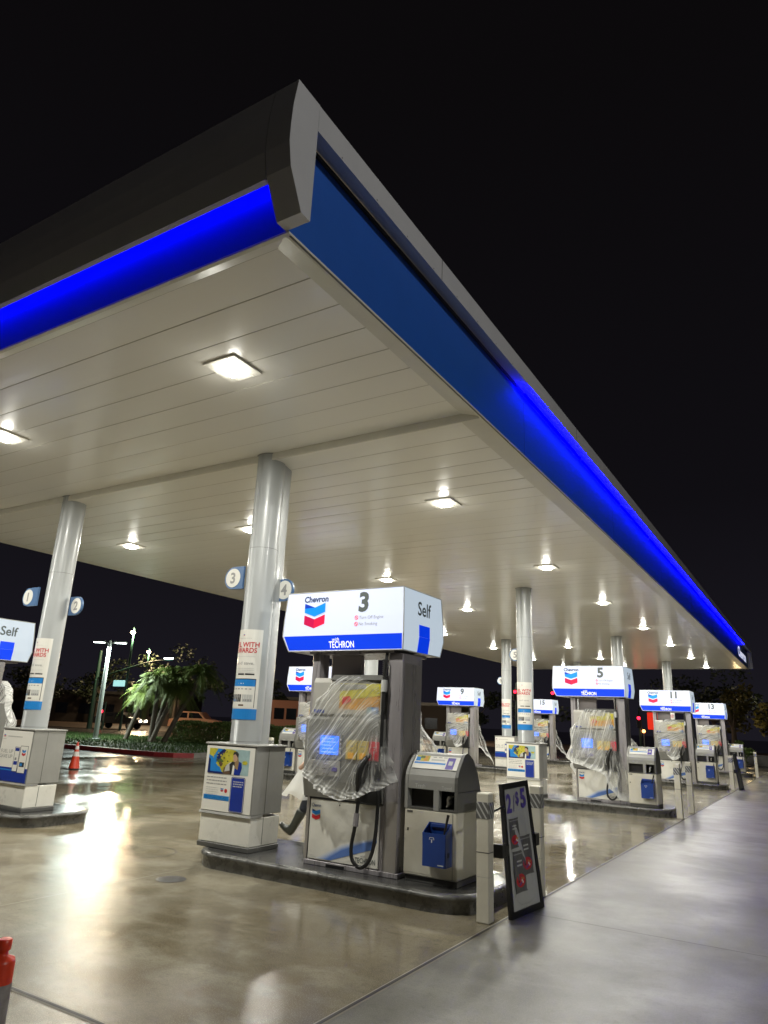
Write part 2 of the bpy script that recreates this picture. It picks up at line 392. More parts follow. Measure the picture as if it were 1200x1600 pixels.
jline((-6.02, -6), (-6.02, 6.05), .008, 'joint_light'); jline((-9.45, -6), (-9.45, 41), .010, 'joint')
jline((-22, 2.93), (-2.58, 2.93), .042, 'joint_light', .0022); jline((-22, 2.93), (-2.58, 2.93), .022, 'joint', .0042)
for y, w in ((9.2, .012), (11.6, .01), (14.2, .012), (18.9, .012), (21.2, .01), (23.8, .012), (28.5, .012), (31, .01), (38, .012)):
    jline((-22, y), (-2.56, y), w, 'joint' if w > .011 else 'joint_light')
for y in (6.72, 13.5, 20.3, 27.5, 35): jline((-2.54, y), (14, y), .009)
jline((2.2, -6), (2.2, 60), .012)
struct(b.build('pavement_joints'))
b = MB()
b.lathe([(.0005, .006), (.145, .006), (.15, .004)], 'cast_iron', -5.76, 5.5, 28)
for k in range(5):
    b.lathe([(.025*k+.012, .009), (.025*k+.02, .009)], 'black', -5.76, 5.5, 24)
tag(b.build('manhole_cover'), 'small round iron manhole cover in the wet concrete by the first pump island', 'manhole cover')
b = MB(); b.lathe([(.33, .0045), (.342, .0045)], 'joint', -7.05, 6.3, 40); b.lathe([(.17, .0042), (.176, .0042)], 'joint', -7.05, 6.3, 30)
tag(b.build('tank_lid'), 'faint round tank lid set flush in the forecourt left of the first island', 'tank lid')

# ================================================================ CANOPY
XL, XR, YN, YF = -14.2, -2.78, 3.03, 39.0
cpy = thing('canopy', 'long white ceilinged fuel station canopy with blue lit fascia and gray upper band', 'canopy', (XR, YN, 0))
def cb(mb, name):
    o = mb.build(name); o.parent = cpy; o.matrix_parent_inverse = Matrix.Translation((-XR, -YN, 0)); return o
rng = random.Random(4)
def planks(y0, y1, z, w):
    b = MB(); y = y0
    while y < y1-.02:
        ye = min(y+w, y1); t = rng.uniform(-.0016, .0016); g = .006
        pts = [(y, z+.005), (y+g, z+.001+t), (y+w*.3, z+t*.4-.0007), (ye-w*.3, z-t*.4-.0007), (ye-g, z+.001-t), (ye, z+.005)]
        for i in range(5):
            b.face([(XL+.27, *pts[i]), (XL+.27, *pts[i+1]), (XR-.27, *pts[i+1]), (XR-.27, *pts[i])][::-1], 'ceiling_gap' if i in (0, 4) else 'ceiling_paint')
        y = ye
    return b
cb(planks(YN+.2, 6.45, CEIL+.09, .405), 'ceiling_panels')
cb(planks(6.46, YF-.25, CEIL, .405), 'ceiling_panels')
b = MB(); b.box(XL+.02, XR-.04, 6.44, 6.46, CEIL-.0045, CEIL+.2, 'trim_paint'); cb(b, 'ceiling_step')
b = MB()   # perimeter trim, sloping up to the ceiling
for (a, bb, c, d) in (((XR, YN, CEIL), (XR-.27, YN+.2, CEIL+.088), (XL+.27, YN+.2, CEIL+.088), (XL, YN, CEIL)),
                     ((XR, YN, CEIL), (XR, 6.45, CEIL), (XR-.27, 6.45, CEIL+.088), (XR-.27, YN+.2, CEIL+.088)),
                     ((XL, YN, CEIL), (XL+.27, YN+.2, CEIL+.088), (XL+.27, 6.45, CEIL+.088), (XL, 6.45, CEIL)),
                     ((XR, 6.45, CEIL-.004), (XR, YF, CEIL-.004), (XR-.28, YF, CEIL-.002), (XR-.28, 6.45, CEIL-.002)),
                     ((XL, 6.45, CEIL-.004), (XL+.28, 6.45, CEIL-.002), (XL+.28, YF, CEIL-.002), (XL, YF, CEIL-.004)),
                     ((XL+.28, YF-.27, CEIL-.002), (XR-.28, YF-.27, CEIL-.002), (XR-.28, YF, CEIL-.004), (XL+.28, YF, CEIL-.004))):
    b.face([a, bb, c, d], 'trim_paint')
cb(b, 'ceiling_trim')
b = MB()  # thin flange below the blue panels
b.box(XR-.035, XR+.006, YN-.006, YF, CEIL-.022, CEIL-.004, 'trim_paint'); b.box(XL, XR-.036, YN-.006, YN+.03, CEIL-.022, CEIL-.004, 'trim_paint')
b.box(XR-.012, XR+.002, YN+.03, YF, CEIL-.026, CEIL-.022, 'gray_dark')
cb(b, 'ceiling_flange')
b = MB(); b.box(XR-.03, XR, YN, YF, CEIL-.003, 5.70, 'fascia_blue')
for y in (7.7, 12.2, 16.7, 21.2, 25.7, 30.2): b.box(XR, XR+.0015, y, y+.006, CEIL, 5.66, 'p_blue_dark')
cb(b, 'fascia_panel')
b = MB(); b.box(XL, XR-.031, YN, YN+.03, CEIL-.003, 5.60, 'fascia_blue'); cb(b, 'fascia_panel')
b = MB(); b.box(XL, XL+.03, YN+.031, YF, CEIL-.003, 5.70, 'fascia_blue'); b.box(XL+.031, XR-.031, YF-.03, YF, CEIL-.003, 5.7, 'trim_paint'); cb(b, 'fascia_panel')
XO = -2.59
b = MB()  # long side band
b.prism([(XO, 5.63), (XO-.001, 5.858), (XR-.02, 5.858), (XR-.02, 5.72), (XR+.03, 5.70)], 'y', YN+.003, YF+.25, 'fascia_gray')
for y in (5.0, 9.4, 13.9, 18.4, 23, 27.5, 32, 36.5): b.box(XO, XO+.002, y, y+.007, 5.635, 5.852, 'gray_dark')
for k in range(72): b.box(XO, XO+.0015, YN+.3+k*.5, YN+.312+k*.5, 5.645, 5.655, 'gray_dark')
b.box(XR+.001, XR+.02, YN+.05, YF, 5.665, 5.70, 'black')
cb(b, 'fascia_band')
prof = [(2.93, CEIL), (2.785, 5.12), (2.75, 5.30), (2.748, 5.45), (2.755, 5.62), (2.785, 5.86)]
b = MB(); b.prism([(XO+.001 if False else p[0], p[1]) for p in prof]+[(YN, 5.86), (YN, CEIL)], 'x', XO+.001, -2.80, 'fascia_gray'); cb(b, 'fascia_corner')
b = MB()
for q0, q1 in ((-2.806, -6.1), (-6.106, -9.4), (-9.406, -12.7), (-12.706, XL-.2)): b.prism([(2.785, 5.10), (2.75, 5.30), (2.748, 5.45), (2.755, 5.62), (2.785, 5.858), (YN-.002, 5.858), (YN-.002, 5.62), (2.86, 5.35), (2.83, 5.10)], 'x', q0, q1, 'fascia_gray')
b.prism([(2.80, 5.13), (2.77, 5.30), (2.77, 5.62), (2.80, 5.84), (2.9, 5.84), (2.86, 5.2)], 'x', -2.83, XL, 'gray_dark')
cb(b, 'fascia_band')
b = MB()  # far and left outer shells
b.prism([(XL-.2, 5.10), (XL-.2, 5.85), (XL, 5.85), (XL, 5.6)], 'y', YN, YF+.25, 'fascia_gray')
b.prism([(YF+.03, CEIL-.01), (YF+.22, 5.1), (YF+.25, 5.4), (YF+.2, 5.846), (YF+.03, 5.846)], 'x', XL, XO-.003, 'fascia_gray'); cb(b, 'fascia_band')
b = MB(); b.box(XL, XR-.03, YN+.03, YF-.03, 5.55, 5.62, 'gray_dark'); cb(b, 'roof_deck')
b = MB()
b.text('Chevron', (XR+.005, 36.1, 5.05), Y3, Z3, .62, 'lit_text', bold=.02, width=3.6); cb(b, 'canopy_lettering')
b = MB()   # blue LED strips under the bands
seg = []
for k in range(11):
    y0 = 7.55+k*2.54
    b.box(XR+.06, XR+.085, y0, y0+2.42, 5.600, 5.618, 'led_blue'); seg.append((y0+1.21))
cb(b, 'led_strip')
for yc in seg: area('led_strip_light', (XR+.145, yc, 5.59), 2.5, .03, 230, (.0, .0, 1), (-.55, 0, -1)).rotation_euler = (0, math.radians(28), PI/2) if False else Matrix(((0, 1, 0), (1, 0, 0), (0, 0, -1))).to_euler()
b = MB()
for k in range(4):
    x0 = -2.9-k*2.8; b.box(x0-2.79, x0, 2.965, 2.985, 5.40, 5.415, 'led_blue')
    area('led_strip_light', (x0-1.34, 2.95, 5.37), 2.8, .03, 10, (.0, .0, 1), (0, .45, -1)).rotation_euler = (math.radians(24), 0, 0)
cb(b, 'led_strip')

# ceiling lights
LX = {'outer': -4.55, 'middle': -8.45, 'inner': -11.7}
LY = [4.45, 9.0, 13.8, 18.35, 23.35, 28.1, 33.05, 37.9]
cl0 = None
ordn = ['first', 'second', 'third', 'fourth', 'fifth', 'sixth', 'seventh', 'last']
for j, y in enumerate(LY):
    for key, x in LX.items():
        z = CEIL+(.09 if y < 6 else 0)
        if j == 0: x *= 1.02
        lab = '%s square ceiling lamp from the near end in the %s' % (ordn[j], {'outer': 'row along the blue lit edge', 'middle': 'middle row', 'inner': 'row farthest from the blue edge'}[key])
        if cl0 is None:
            cl0 = thing('ceiling_light', lab, 'ceiling lamp', (x, y, z), 0, 'recessed lamps in the canopy ceiling')
            m = MB()
            m.prism([(-.24, -.02), (-.2, -.004), (.2, -.004), (.24, -.02)], 'y', -.2, .2, 'lamp_bezel') if False else None
            m.box(-.21, -.105, -.21, .21, -.022, -.003, 'lamp_bezel', .006); m.box(.105, .21, -.21, .21, -.022, -.003, 'lamp_bezel', .006)
            m.box(-.105, .105, -.21, -.105, -.021, -.003, 'lamp_bezel'); m.box(-.105, .105, .105, .21, -.021, -.003, 'lamp_bezel')
            m.build('lamp_frame', cl0)
            m = MB(); m.box(-.103, .103, -.103, .103, -.052, -.004, 'lamp_on', .02); m.build('lamp_diffuser', cl0)
        else: dup(cl0, (x, y, z), 0, lab)
        area('ceiling_light_beam', (x, y, z-.058), .20, .20, LAMP_W*1.04, (1, .975, .87)); point('added_ceiling_halo', (x, y, z-.13), 3.6, (1, .975, .87), .07)  # the point light is an added extra: ceiling halo and brighter upright faces

# ================================================================ ISLANDS
def island_outline(x0, x1, y0, y1, inset=0):
    r = (y1-y0)/2; pts = []; rr = .42
    x0 += inset; x1 -= inset; y0 += inset; y1 -= inset
    for cx, cy, a0 in ((x1-rr, y0+rr, -90), (x1-rr, y1-rr, 0), (x0+rr, y1-rr, 90), (x0+rr, y0+rr, 180)):
        for k in range(9):
            a = math.radians(a0+k*90/8); pts.append((cx+rr*math.cos(a), cy+rr*math.sin(a)))
    return pts
def island(name, label, x0, x1, yc):
    o = thing(name, label, 'pump island', ((x0+x1)/2, yc, 0), 0, 'raised pump islands')
    y0, y1 = -.62, .66; a = (x1-x0)/2
    m = MB(); L = [(0.0, 0), (0.0, .105), (-.014, .112), (-.018, .13), (-.01, .147), (.012, .156), (.035, .157)]
    rings = [[(p[0], p[1], z) for p in island_outline(-a, a, y0, y1, ins)] for ins, z in L]
    n = len(rings[0]); vs = [p for r in rings for p in r]
    m.add(vs, [(i*n+k, i*n+(k+1) % n, (i+1)*n+(k+1) % n, (i+1)*n+k) for i in range(len(L)-1) for k in range(n)], 'island_gray', True)
    m.build('island_kerb', o)
    m = MB(); m.face([(p[0], p[1], .1565) for p in island_outline(-a, a, y0, y1, .035)], 'island_top'); m.build('island_top', o)
    return o
ROWY = [6.75, 16.25, 25.75, 35.3]
outer_names = ['3', '5', '11', '13']; inner_names = ['1', '7', '9', '15']
for k, yc in enumerate(ROWY):
    island('pump_island', 'dark gray raised island with rounded ends carrying pump %s' % outer_names[k], -6.22, -2.78, yc)
    island('pump_island', 'dark gray raised island with rounded ends carrying pump %s' % inner_names[k], -13.5, -9.45, yc)

# ================================================================ COLUMNS
def hull(cx, cy, r, dx, dy, n=28):
    """outline of two joined circles"""
    ang = math.atan2(dy, dx); pts = []
    for k in range(n//2+1):
        a = ang+PI/2+PI*k/(n//2); pts.append((cx+r*math.cos(a), cy+r*math.sin(a)))
    for k in range(n//2+1):
        a = ang-PI/2+PI*k/(n//2); pts.append((cx+dx+r*math.cos(a), cy+dy+r*math.sin(a)))
    return pts
def poster_car(m, o, u, v, w, h):
    nrm = Vector(u).cross(Vector(v)); P = lambda e: Vector(o)+nrm*e
    m.quad(P(.002), u, v, w, h, 'p_white')
    ix, iy, iw, ih = .06*w, .57*h, .84*w, .39*h
    m.quad(P(.004), u, v, iw, ih, 'p_sky', ix, iy)
    def pp(pts, mt, e): m.poly(P(e), u, v, [(ix+a*iw, iy+b*ih) for a, b in pts], mt)
    pp([(.0, .0), (.62, 0), (.66, .95), (.5, 1), (0, 1)], 'p_yellow', .0045)
    pp([(.13, .35), (.28, .55), (.40, .97), (.22, 1), (.12, .7)], 'p_blue_light', .005)
    pp([(.2, .75), (.36, 1), (.42, .95), (.25, .5), (.19, .5)], 'p_blue_dark', .0054)
    pp([(0, .06), (.36, .06), (.30, .25), (.2, .38), (.1, .66), (0, .74)], 'p_blue_light', .0052)
    pp([(0, .06), (.06, .06), (.05, .55), (0, .62)], 'p_blue_dark', .0056)
    pp([(.2, .5), (.3, .62), (.38, .50), (.3, .38)], 'p_green', .0058)
    pp([(.05, .78), (.15, .74), (.15, 1), (.05, 1)], 'p_yellow', .0052)
    pp([(.38, .0), (.56, 0), (.58, .3), (.5, .42), (.4, .25)], 'p_brown', .0056)
    pp([(.42, .1), (.56, .16), (.6, .5), (.5, .45), (.44, .3)], 'p_lightgray', .006)
    pp([(.63, 0), (.80, 0), (.84, .3), (.82, .5), (.72, .56), (.64, .4)], 'p_blue', .006)
    pp([(.56, 0), (.64, 0), (.68, .5), (.6, .52), (.53, .4)], 'p_black', .0062)
    pp([(.60, 0), (.655, 0), (.665, .33), (.62, .4)], 'p_white', .0066)
    pp([(.66, .28), (.74, .2), (.76, .5), (.72, .78), (.66, .6)], 'p_hair', .0068)
    pp([(.61, .58), (.66, .50), (.71, .58), (.72, .76), (.66, .86), (.61, .78)], 'p_skin', .0070)
    pp([(.60, .78), (.62, .9), (.69, .93), (.74, .84), (.73, .66), (.70, .74), (.66, .82)], 'p_black', .0074)
    pp([(.0, .0), (.4, .0), (.38, .07), (0, .08)], 'p_blue_dark', .0074)
    for cx_, cy_, r_ in ((.86, .8, .06), (.93, .7, .05), (.9, .5, .07), (.84, .62, .05)):
        pp([(cx_+r_*math.cos(a*PI/3), cy_+r_*1.2*math.sin(a*PI/3)) for a in range(6)], 'p_sky' if cy_ > .6 else 'p_yellow', .0052)
    r2 = random.Random(3)
    for i in range(26):   # scattered leaves
        a, c_ = r2.uniform(.2, .6), r2.uniform(.3, .95); q = r2.uniform(.015, .035)
        pp([(a-q, c_), (a, c_-q*1.6), (a+q, c_), (a, c_+q*1.6)], r2.choice(['p_green', 'p_yellow', 'p_yellow', 'p_brown']), .0059+i*.00001)
    def bars(x, y, ww, hh, mt, seed):
        q = random.Random(seed); cx_ = x
        while cx_ < x+ww:
            l_ = q.uniform(.02, .07)*w; l_ = min(l_, x+ww-cx_); m.quad(P(.004), u, v, l_, hh, mt, cx_, y); cx_ += l_+.012*w
    for i in range(3): bars(.06*w, (.50-i*.05)*h, .42*w, .016*h, 'p_gray', i)
    for i in range(4): bars(.06*w, (.345-i*.033)*h, .26*w, .007*h, 'p_lightgray', 9+i)
    logo(m, P(.004)+Vector(u)*.40*w+Vector(v)*.29*h, u, v, .055*w, False)
    m.poly(P(.004), u, v, [(.48*w+.03*w*math.cos(a*PI/5), .315*h+.03*w*math.sin(a*PI/5)) for a in range(10)], 'p_red')
    m.quad(P(.004), u, v, .53*w, .07*h, 'p_blue_light', .03*w, .165*h)
    for i in range(2): bars(.05*w, (.205-i*.028)*h, .46*w, .008*h, 'p_white', 30+i)
    px, py, pw, ph = .57*w, .01*h, .29*w, .53*h   # telephone
    def rr(x, y, ww, hh, r, mt, e):
        pts = []
        for cx_, cy_, a0 in ((x+ww-r, y+r, -90), (x+ww-r, y+hh-r, 0), (x+r, y+hh-r, 90), (x+r, y+r, 180)):
            for k in range(5): a = math.radians(a0+k*22.5); pts.append((cx_+r*math.cos(a), cy_+r*math.sin(a)))
        m.poly(P(e), u, v, pts, mt)
    rr(px, py, pw, ph, .03*w, 'p_blue_dark', .005); rr(px+.01*w, py+.01*h, pw-.02*w, ph-.02*h, .025*w, 'p_white', .0054); rr(px+.016*w, py+.014*h, pw-.032*w, ph-.028*h, .022*w, 'p_blue', .0058)
    for i in range(3):
        q = random.Random(50+i); x = px+.05*w
        while x < px+pw-.06*w:
            l_ = q.uniform(.02, .05)*w; m.quad(P(.0062), u, v, l_, .016*h, 'p_lightgray', x, (.46-i*.035)*h); x += l_+.01*w
    return m
def poster_fuel(m, o, u, v, w, h):
    nrm = Vector(u).cross(Vector(v)); P = lambda e: Vector(o)+nrm*e
    m.quad(P(.002), u, v, w, h, 'p_white'); m.quad(P(.004), u, v, w, .27*h, 'p_blue')
    m.quad(P(.0045), u, v, w, .10*h, 'p_blue_light', 0, .1*h) if False else m.quad(P(.0045), u, v, w*.55, .02*h, 'p_blue_light', 0, .21*h)
    m.text('FUEL UP', P(.004)+Vector(u)*.24*w+Vector(v)*.55*h, u, v, .10*h, 'p_gray', width=.40*w)
    m.text('SAVE UP', P(.004)+Vector(u)*.24*w+Vector(v)*.45*h, u, v, .10*h, 'p_gray', width=.40*w)
    for (x, y, ww, hh) in ((.50, .20, .17, .48), (.68, .18, .25, .53)):
        m.quad(P(.005), u, v, ww*w, hh*h, 'p_black', x*w, y*h); m.quad(P(.0055), u, v, (ww-.02)*w, (hh-.016)*h, 'p_white', (x+.01)*w, (y+.008)*h)
    m.quad(P(.006), u, v, .13*w, .06*h, 'p_blue', .52*w, .60*h); m.quad(P(.006), u, v, .12*w, .07*h, 'p_blue', .525*w, .33*h)
    m.quad(P(.006), u, v, .06*w, .05*h, 'p_gray', .54*w, .42*h); m.quad(P(.006), u, v, .16*w, .09*h, 'p_black', .72*w, .30*h); m.quad(P(.0064), u, v, .08*w, .05*h, 'p_blue_light', .74*w, .32*h)
    logo(m, P(.006)+Vector(u)*.81*w+Vector(v)*.50*h, u, v, .12*w, False)
    logo(m, P(.006)+Vector(u)*.08*w+Vector(v)*.86*h, u, v, .05*w, False)
    for i in range(12): m.quad(P(.005), u, v, .025*w, .02*h, 'p_gray', (.2+.04*i)*w, .87*h)
    m.quad(P(.005), u, v, .12*w, .005*h, 'p_gray', .03*w, .82*h)
def banner(m, cx, cy, r, z0, z1, ang0=-166, ang1=-18):
    """printed sheet wrapped round the front of the column"""
    def A(t): return math.radians(ang0+(ang1-ang0)*t)
    def Pt(t, z, e): a = A(t); return (cx+(r+e)*math.cos(a), cy+(r+e)*math.sin(a), z)
    def patch(t0, t1, za, zb, mt, e):
        n = max(1, int((t1-t0)*16))
        for i in range(n):
            a, c_ = t0+(t1-t0)*i/n, t0+(t1-t0)*(i+1)/n
            m.face([Pt(a, za, e), Pt(c_, za, e), Pt(c_, zb, e), Pt(a, zb, e)], mt)
    H = z1-z0; patch(0, 1, z0, z1, 'p_white', .004)
    patch(0, 1, z0, z0+.115*H, 'p_blue_light', .006)
    arc = math.radians(abs(ang1-ang0))*r
    def T(s, tc_, z, size, width, mt, bold=.0):
        fn = lambda a, b_: Pt(tc_+a/arc, z+b_, .0065)
        m.text(s, (0, 0, 0), X3, Z3, size, mt, bold=bold, width=width*arc, fn=fn)
    T('FUEL WITH', .5, z0+.80*H, .082, .84, 'p_red', .02); T('REWARDS', .5, z0+.735*H, .082, .74, 'p_red', .02)
    T('and save.', .58, z0+.60*H, .05*H, .5, 'p_gray')
    logo(m, Vector(Pt(.5, z0+.925*H, .007)), Vector((1, 0, 0)), Z3, .02, False)
    rr = random.Random(2)
    for i in range(9): patch(.28+i*.05, .28+i*.05+.035, z0+.895*H, z0+.90*H, 'p_lightgray', .0065)
    for z in (.69, .555, .535, .515): patch(.3, .84, z0+z*H, z0+(z+.003)*H, 'p_lightgray', .0065)
    patch(.40, .60, z0+.485*H, z0+.502*H, 'p_black', .0065); patch(.63, .86, z0+.485*H, z0+.502*H, 'p_black', .0065)
    patch(.2, .92, z0+.13*H, z0+.445*H, 'p_black', .006); patch(.21, .905, z0+.125*H, z0+.435*H, 'p_white', .0068)
    patch(.21, .905, z0+.36*H, z0+.435*H, 'p_blue_light', .0072); patch(.45, .62, z0+.385*H, z0+.395*H, 'p_white', .0076)
    for i in range(6): patch(.26+i*.1, .32+i*.1, z0+.325*H, z0+.337*H, 'p_gray', .0072)
    patch(.24, .58, z0+.19*H, z0+.27*H, 'p_black', .0072); patch(.28, .46, z0+.195*H, z0+.22*H, 'p_blue_light', .0076); patch(.28, .55, z0+.235*H, z0+.262*H, 'p_gray', .0076)
    patch(.61, .86, z0+.19*H, z0+.27*H, 'p_lightgray', .0072); patch(.64, .84, z0+.195*H, z0+.22*H, 'p_gray', .0076); patch(.52, .66, z0+.145*H, z0+.162*H, 'p_brown', .0072)
def column(label, X, Y, n1, n2, kind, left=(-.34, -.22), right=(.20, .10), z1=3.29, z2=3.18, bw=.39, detail=True, pipe=True, top=None):
    o = thing('canopy_column', label, 'column', (X, Y, .157), 0, 'silver canopy columns')
    zt = (top or CEIL)-.157; r = .185
    m = MB(); m.prism(hull(0, -.17, r, -.0, .0), 'z', 1.1, zt+(.092 if Y < 8 else .0), 'column_silver', True)
    m.build('column_shaft', o)
    if pipe:
        m = MB(); m.prism(hull(-.03, -.10, r-.004, -.05, .17), 'z', 1.1, zt, 'column_silver', True); m.build('pipe_cover', o)
    m = MB()
    for z in (1.15, 3.5): m.prism(hull(0, -.17, r+.0015, 0, 0), 'z', z, z+.004, 'gray_dark', True)
    m.lathe([(r, zt+(.08 if Y < 8 else -.012)), (r+.02, zt+(.091 if Y < 8 else -.001))], 'gray_paint', 0, -.17, 28)
    m.build('column_seam', o)
    m = MB(); banner(m, 0, -.17, r, 1.40, 2.46); m.build('banner', o)
    # poster box
    m = MB(); y0, y1 = -.40, .12; zb, zt2 = .38, 1.105
    m.box(-bw, bw, y0+.004, y1, zb, zt2, 'gray_paint', .006)
    m.box(-bw-.015, bw+.015, y0-.012, y1+.01, zt2+.001, zt2+.022, 'gray_paint', .004)
    m.box(bw-.002, bw+.0015, y0+.22, y0+.226, zb+.01, zt2-.01, 'gray_dark')
    m.prism([(y0-.012, zb-.025), (y0+.0, zb), (y0+.2, zb), (y0+.2, zb-.025)], 'x', -bw-.01, bw-.0, 'gray_paint')
    bx = m.build('poster_box', o)
    m = MB(); (poster_car if kind == 'car' else poster_fuel)(m, (-bw+.012, y0, zb+.008), X3, Z3, 2*bw-.03, zt2-zb-.022)
    m.build('poster', bx)
    m = MB(); m.box(-bw+.004, bw-.006, y0+.01, y1-.01, .055, zb-.026, 'white_panel', .008); m.box(bw-.008, bw-.004, y0+.22, y0+.226, .07, zb-.03, 'gray_dark'); m.build('white_base', o)
    m = MB(); m.box(-bw-.004, bw+.002, y0, y1, 0, .053, 'gray_dark', .006); m.build('plinth', o)
    for (dx, dy), num, zc, sg in ((left, n1, z1, -1), (right, n2, z2, 1)):
        if num is None: continue
        m = MB(); R = .145; z = zc-.157; pts = []
        for k in range(17):
            a = math.radians(90+k*180/16) if sg < 0 else math.radians(-90+k*180/16); pts.append((dx+R*math.cos(a), z+R*math.sin(a)))
        if sg < 0: pts += [(dx+(.24 if Y < 8 and X < -9 else .17), z-R), (dx+(.24 if Y < 8 and X < -9 else .17), z+R)]
        else: pts += [(dx-.17, z+R), (dx-.17, z-R)]
        m.prism(pts, 'y', dy-.016, dy+.016, 'sign_blue'); s = m.build('number_sign', o)
        m = MB(); cpts = [(dx+.122*math.cos(a*PI/12), z+.122*math.sin(a*PI/12)) for a in range(24)]
        m.prism(cpts, 'y', dy-.020, dy-.0165, 'p_white')
        m.text(num, (dx, dy-.022, z-.066), X3, Z3, .19, 'p_gray', bold=.03); m.build('number', s)
    return o
column('silver column with number signs 3 and 4 and a woman on its poster', -5.92, 6.75, '3', '4', 'car', left=(-.34, -.3), right=(.17, .12))
column('silver column with number signs 1 and 2 standing beside pump 1', -10.20, 6.78, '1', '2', 'fuel', left=(-.40, -.4), right=(.36, -.05), z1=3.27, z2=3.15, pipe=False)
column('silver column behind pump 3 beside pump 5 with a car poster', -5.84, 16.1, '5', None, 'car', left=(-.22, -.2), z1=3.26)
column('silver column rising above pump 11 sign', -5.9, 25.6, '11', None, 'car', left=(-.22, -.2))
column('silver column rising above pump 13 sign', -5.9, 35.2, '13', None, 'car', left=(-.22, -.2))
column('silver inner column beyond pump 1 behind the first near column', -10.2, 16.2, '7', None, 'fuel', left=(-.22, -.2), pipe=False)
column('silver inner column right of pump 9 with a white and blue poster', -10.1, 25.7, '9', None, 'fuel', left=(-.22, -.2), pipe=False)
column('silver inner column beside pump 15 far down the canopy', -10.1, 35.2, '15', None, 'fuel', left=(-.22, -.2), pipe=False)

# ================================================================ FUEL PUMPS
def spline(P, n=10):
    P = [Vector(p) for p in P]; out = []
    for i in range(len(P)-1):
        a = P[max(i-1, 0)]; b_ = P[i]; c_ = P[i+1]; d = P[min(i+2, len(P)-1)]
        for k in range(n):
            t = k/n; out.append(.5*((2*b_)+(c_-a)*t+(2*a-5*b_+4*c_-d)*t*t+(3*b_-a-3*c_+d)*t**3))
    out.append(P[-1]); return out
BZ = .157
def make_pump(num, X0, Y0, label):
    o = thing('fuel_pump', label, 'fuel pump', (X0, Y0, BZ), 0, 'fuel pumps with lit sign boxes')
    z_ = lambda z: z-BZ
    # plinth
    m = MB(); m.box(-.50, .64, -.36, .36, .0, .045, 'steel_dark', .004); m.box(-.2, .02, -.372, -.361, .005, .03, 'black'); m.build('plinth', o)
    # masts
    m = MB(); m.box(-.565, -.46, -.345, -.16, z_(.85), z_(2.30), 'steel_dark', .006); m.box(-.50, -.462, -.36, .3, .046, z_(.85), 'steel', .003)
    m.build('mast', o)
    m = MB(); m.box(-.459, -.05, -.12, -.06, z_(1.6), z_(2.3), 'mast_pale', .004); m.box(-.30, -.15, -.1225, -.1205, z_(1.85), z_(2.06), 'gray_dark')
    for i in range(5): m.box(-.285, -.165, -.1235, -.1226, z_(1.87+i*.035), z_(1.88+i*.035), 'p_lightgray')
    m.build('rear_panel', o)
    m = MB(); m.box(.445, .62, -.35, .08, .046, z_(2.30), 'steel_dark', .008); m.box(.621, .6235, -.30, -.1, .1, z_(2.2), 'steel'); m.box(.621, .6235, -.085, .06, .1, z_(2.2), 'steel')
    m.box(.47, .61, -.352, -.3505, z_(.2), z_(.84), 'steel'); m.build('mast', o)
    # cabinet
    m = MB(); m.box(-.459, .444, -.33, .34, .046, z_(.80), 'steel_dark'); m.build('lower_cabinet', o)
    d = MB(); dx0, dx1, dz0, dz1 = -.455, .405, .055, z_(.79); y = -.352
    d.box(dx0, dx1, y, -.331, dz0, dz1, 'white_panel', .004)
    def P2(a, b_, e): return (dx0+a*(dx1-dx0), y-e, dz0+b_*(dz1-dz0))
    shades = ['#0', '#1', '#2', '#3', '#4']
    for i, mt in enumerate(('swoosh_a', 'swoosh_b', 'swoosh_c', 'swoosh_d', 'swoosh_e', 'swoosh_f')):
        w = (1-i/6)*.12
        d.face([P2(.12+.03*i, .02, .001+i*.0003), P2(.34, .02, .001+i*.0003), P2(.94, .30+.0*i, .001+i*.0003), P2(.985, .42+w*.6, .001+i*.0003), P2(.80, .36+w*.5, .001+i*.0003), P2(.5, .19+w, .001+i*.0003)], mt)
    d.text('Chevron', P2(.095, .865, .003), X3, Z3, .05, 'text_blue', bold=.01, width=.115)
    logo(d, P2(.095, .63, .003), X3, Z3, .105, False)
    d.text('with', P2(.80, .15, .003), X3, Z3, .032, 'p_gray', shear=.2); d.text('TECHRON', P2(.83, .06, .003), X3, Z3, .065, 'text_dark', bold=.01, width=.24)
    for i in range(2): d.box(dx0+.03, dx0+.11-i*.03, y-.001, y, dz0+.02+i*.012, dz0+.024+i*.012, 'p_lightgray')
    d.lathe([(.0005, 0), (.009, 0)], 'black', 0, 0, 10) if False else d.box(-.085, -.07, y-.003, y, dz1-.045, dz1-.03, 'black', .003)
    d.box(-.10, -.06, y-.0006, y, dz1-.02, dz1-.012, 'p_gray')
    d.build('door', o)
    # main body
    m = MB(); m.prism([(-.36, z_(.81)), (-.40, z_(.98)), (-.41, z_(1.60)), (-.37, z_(1.63)), (.36, z_(1.63)), (.40, z_(.98)), (.36, z_(.81))], 'x', -.545, .442, 'body_gray')
    m.box(-.53, .44, -.36, -.335, z_(.796), z_(.812), 'black')
    m.build('body', o)
    m = MB(); m.prism([(-.33, z_(1.631)), (-.385, z_(1.66)), (-.375, z_(1.99)), (-.35, z_(2.04)), (.1, z_(2.04)), (.1, z_(1.631))], 'x', -.50, .40, 'body_light')
    m.prism([(-.35, z_(2.0)), (-.40, z_(2.02)), (-.34, z_(2.075)), (-.1, z_(2.055)), (-.1, z_(2.0))], 'x', -.26, .42, 'gray_dark'); tb = m.build('top_unit', o)
    m = MB(); fy = -.384
    m.face([(-.14, fy, z_(1.67)), (.38, fy, z_(1.67)), (.38, fy+.004, z_(1.98)), (-.14, fy+.004, z_(1.98))], 'p_orange')
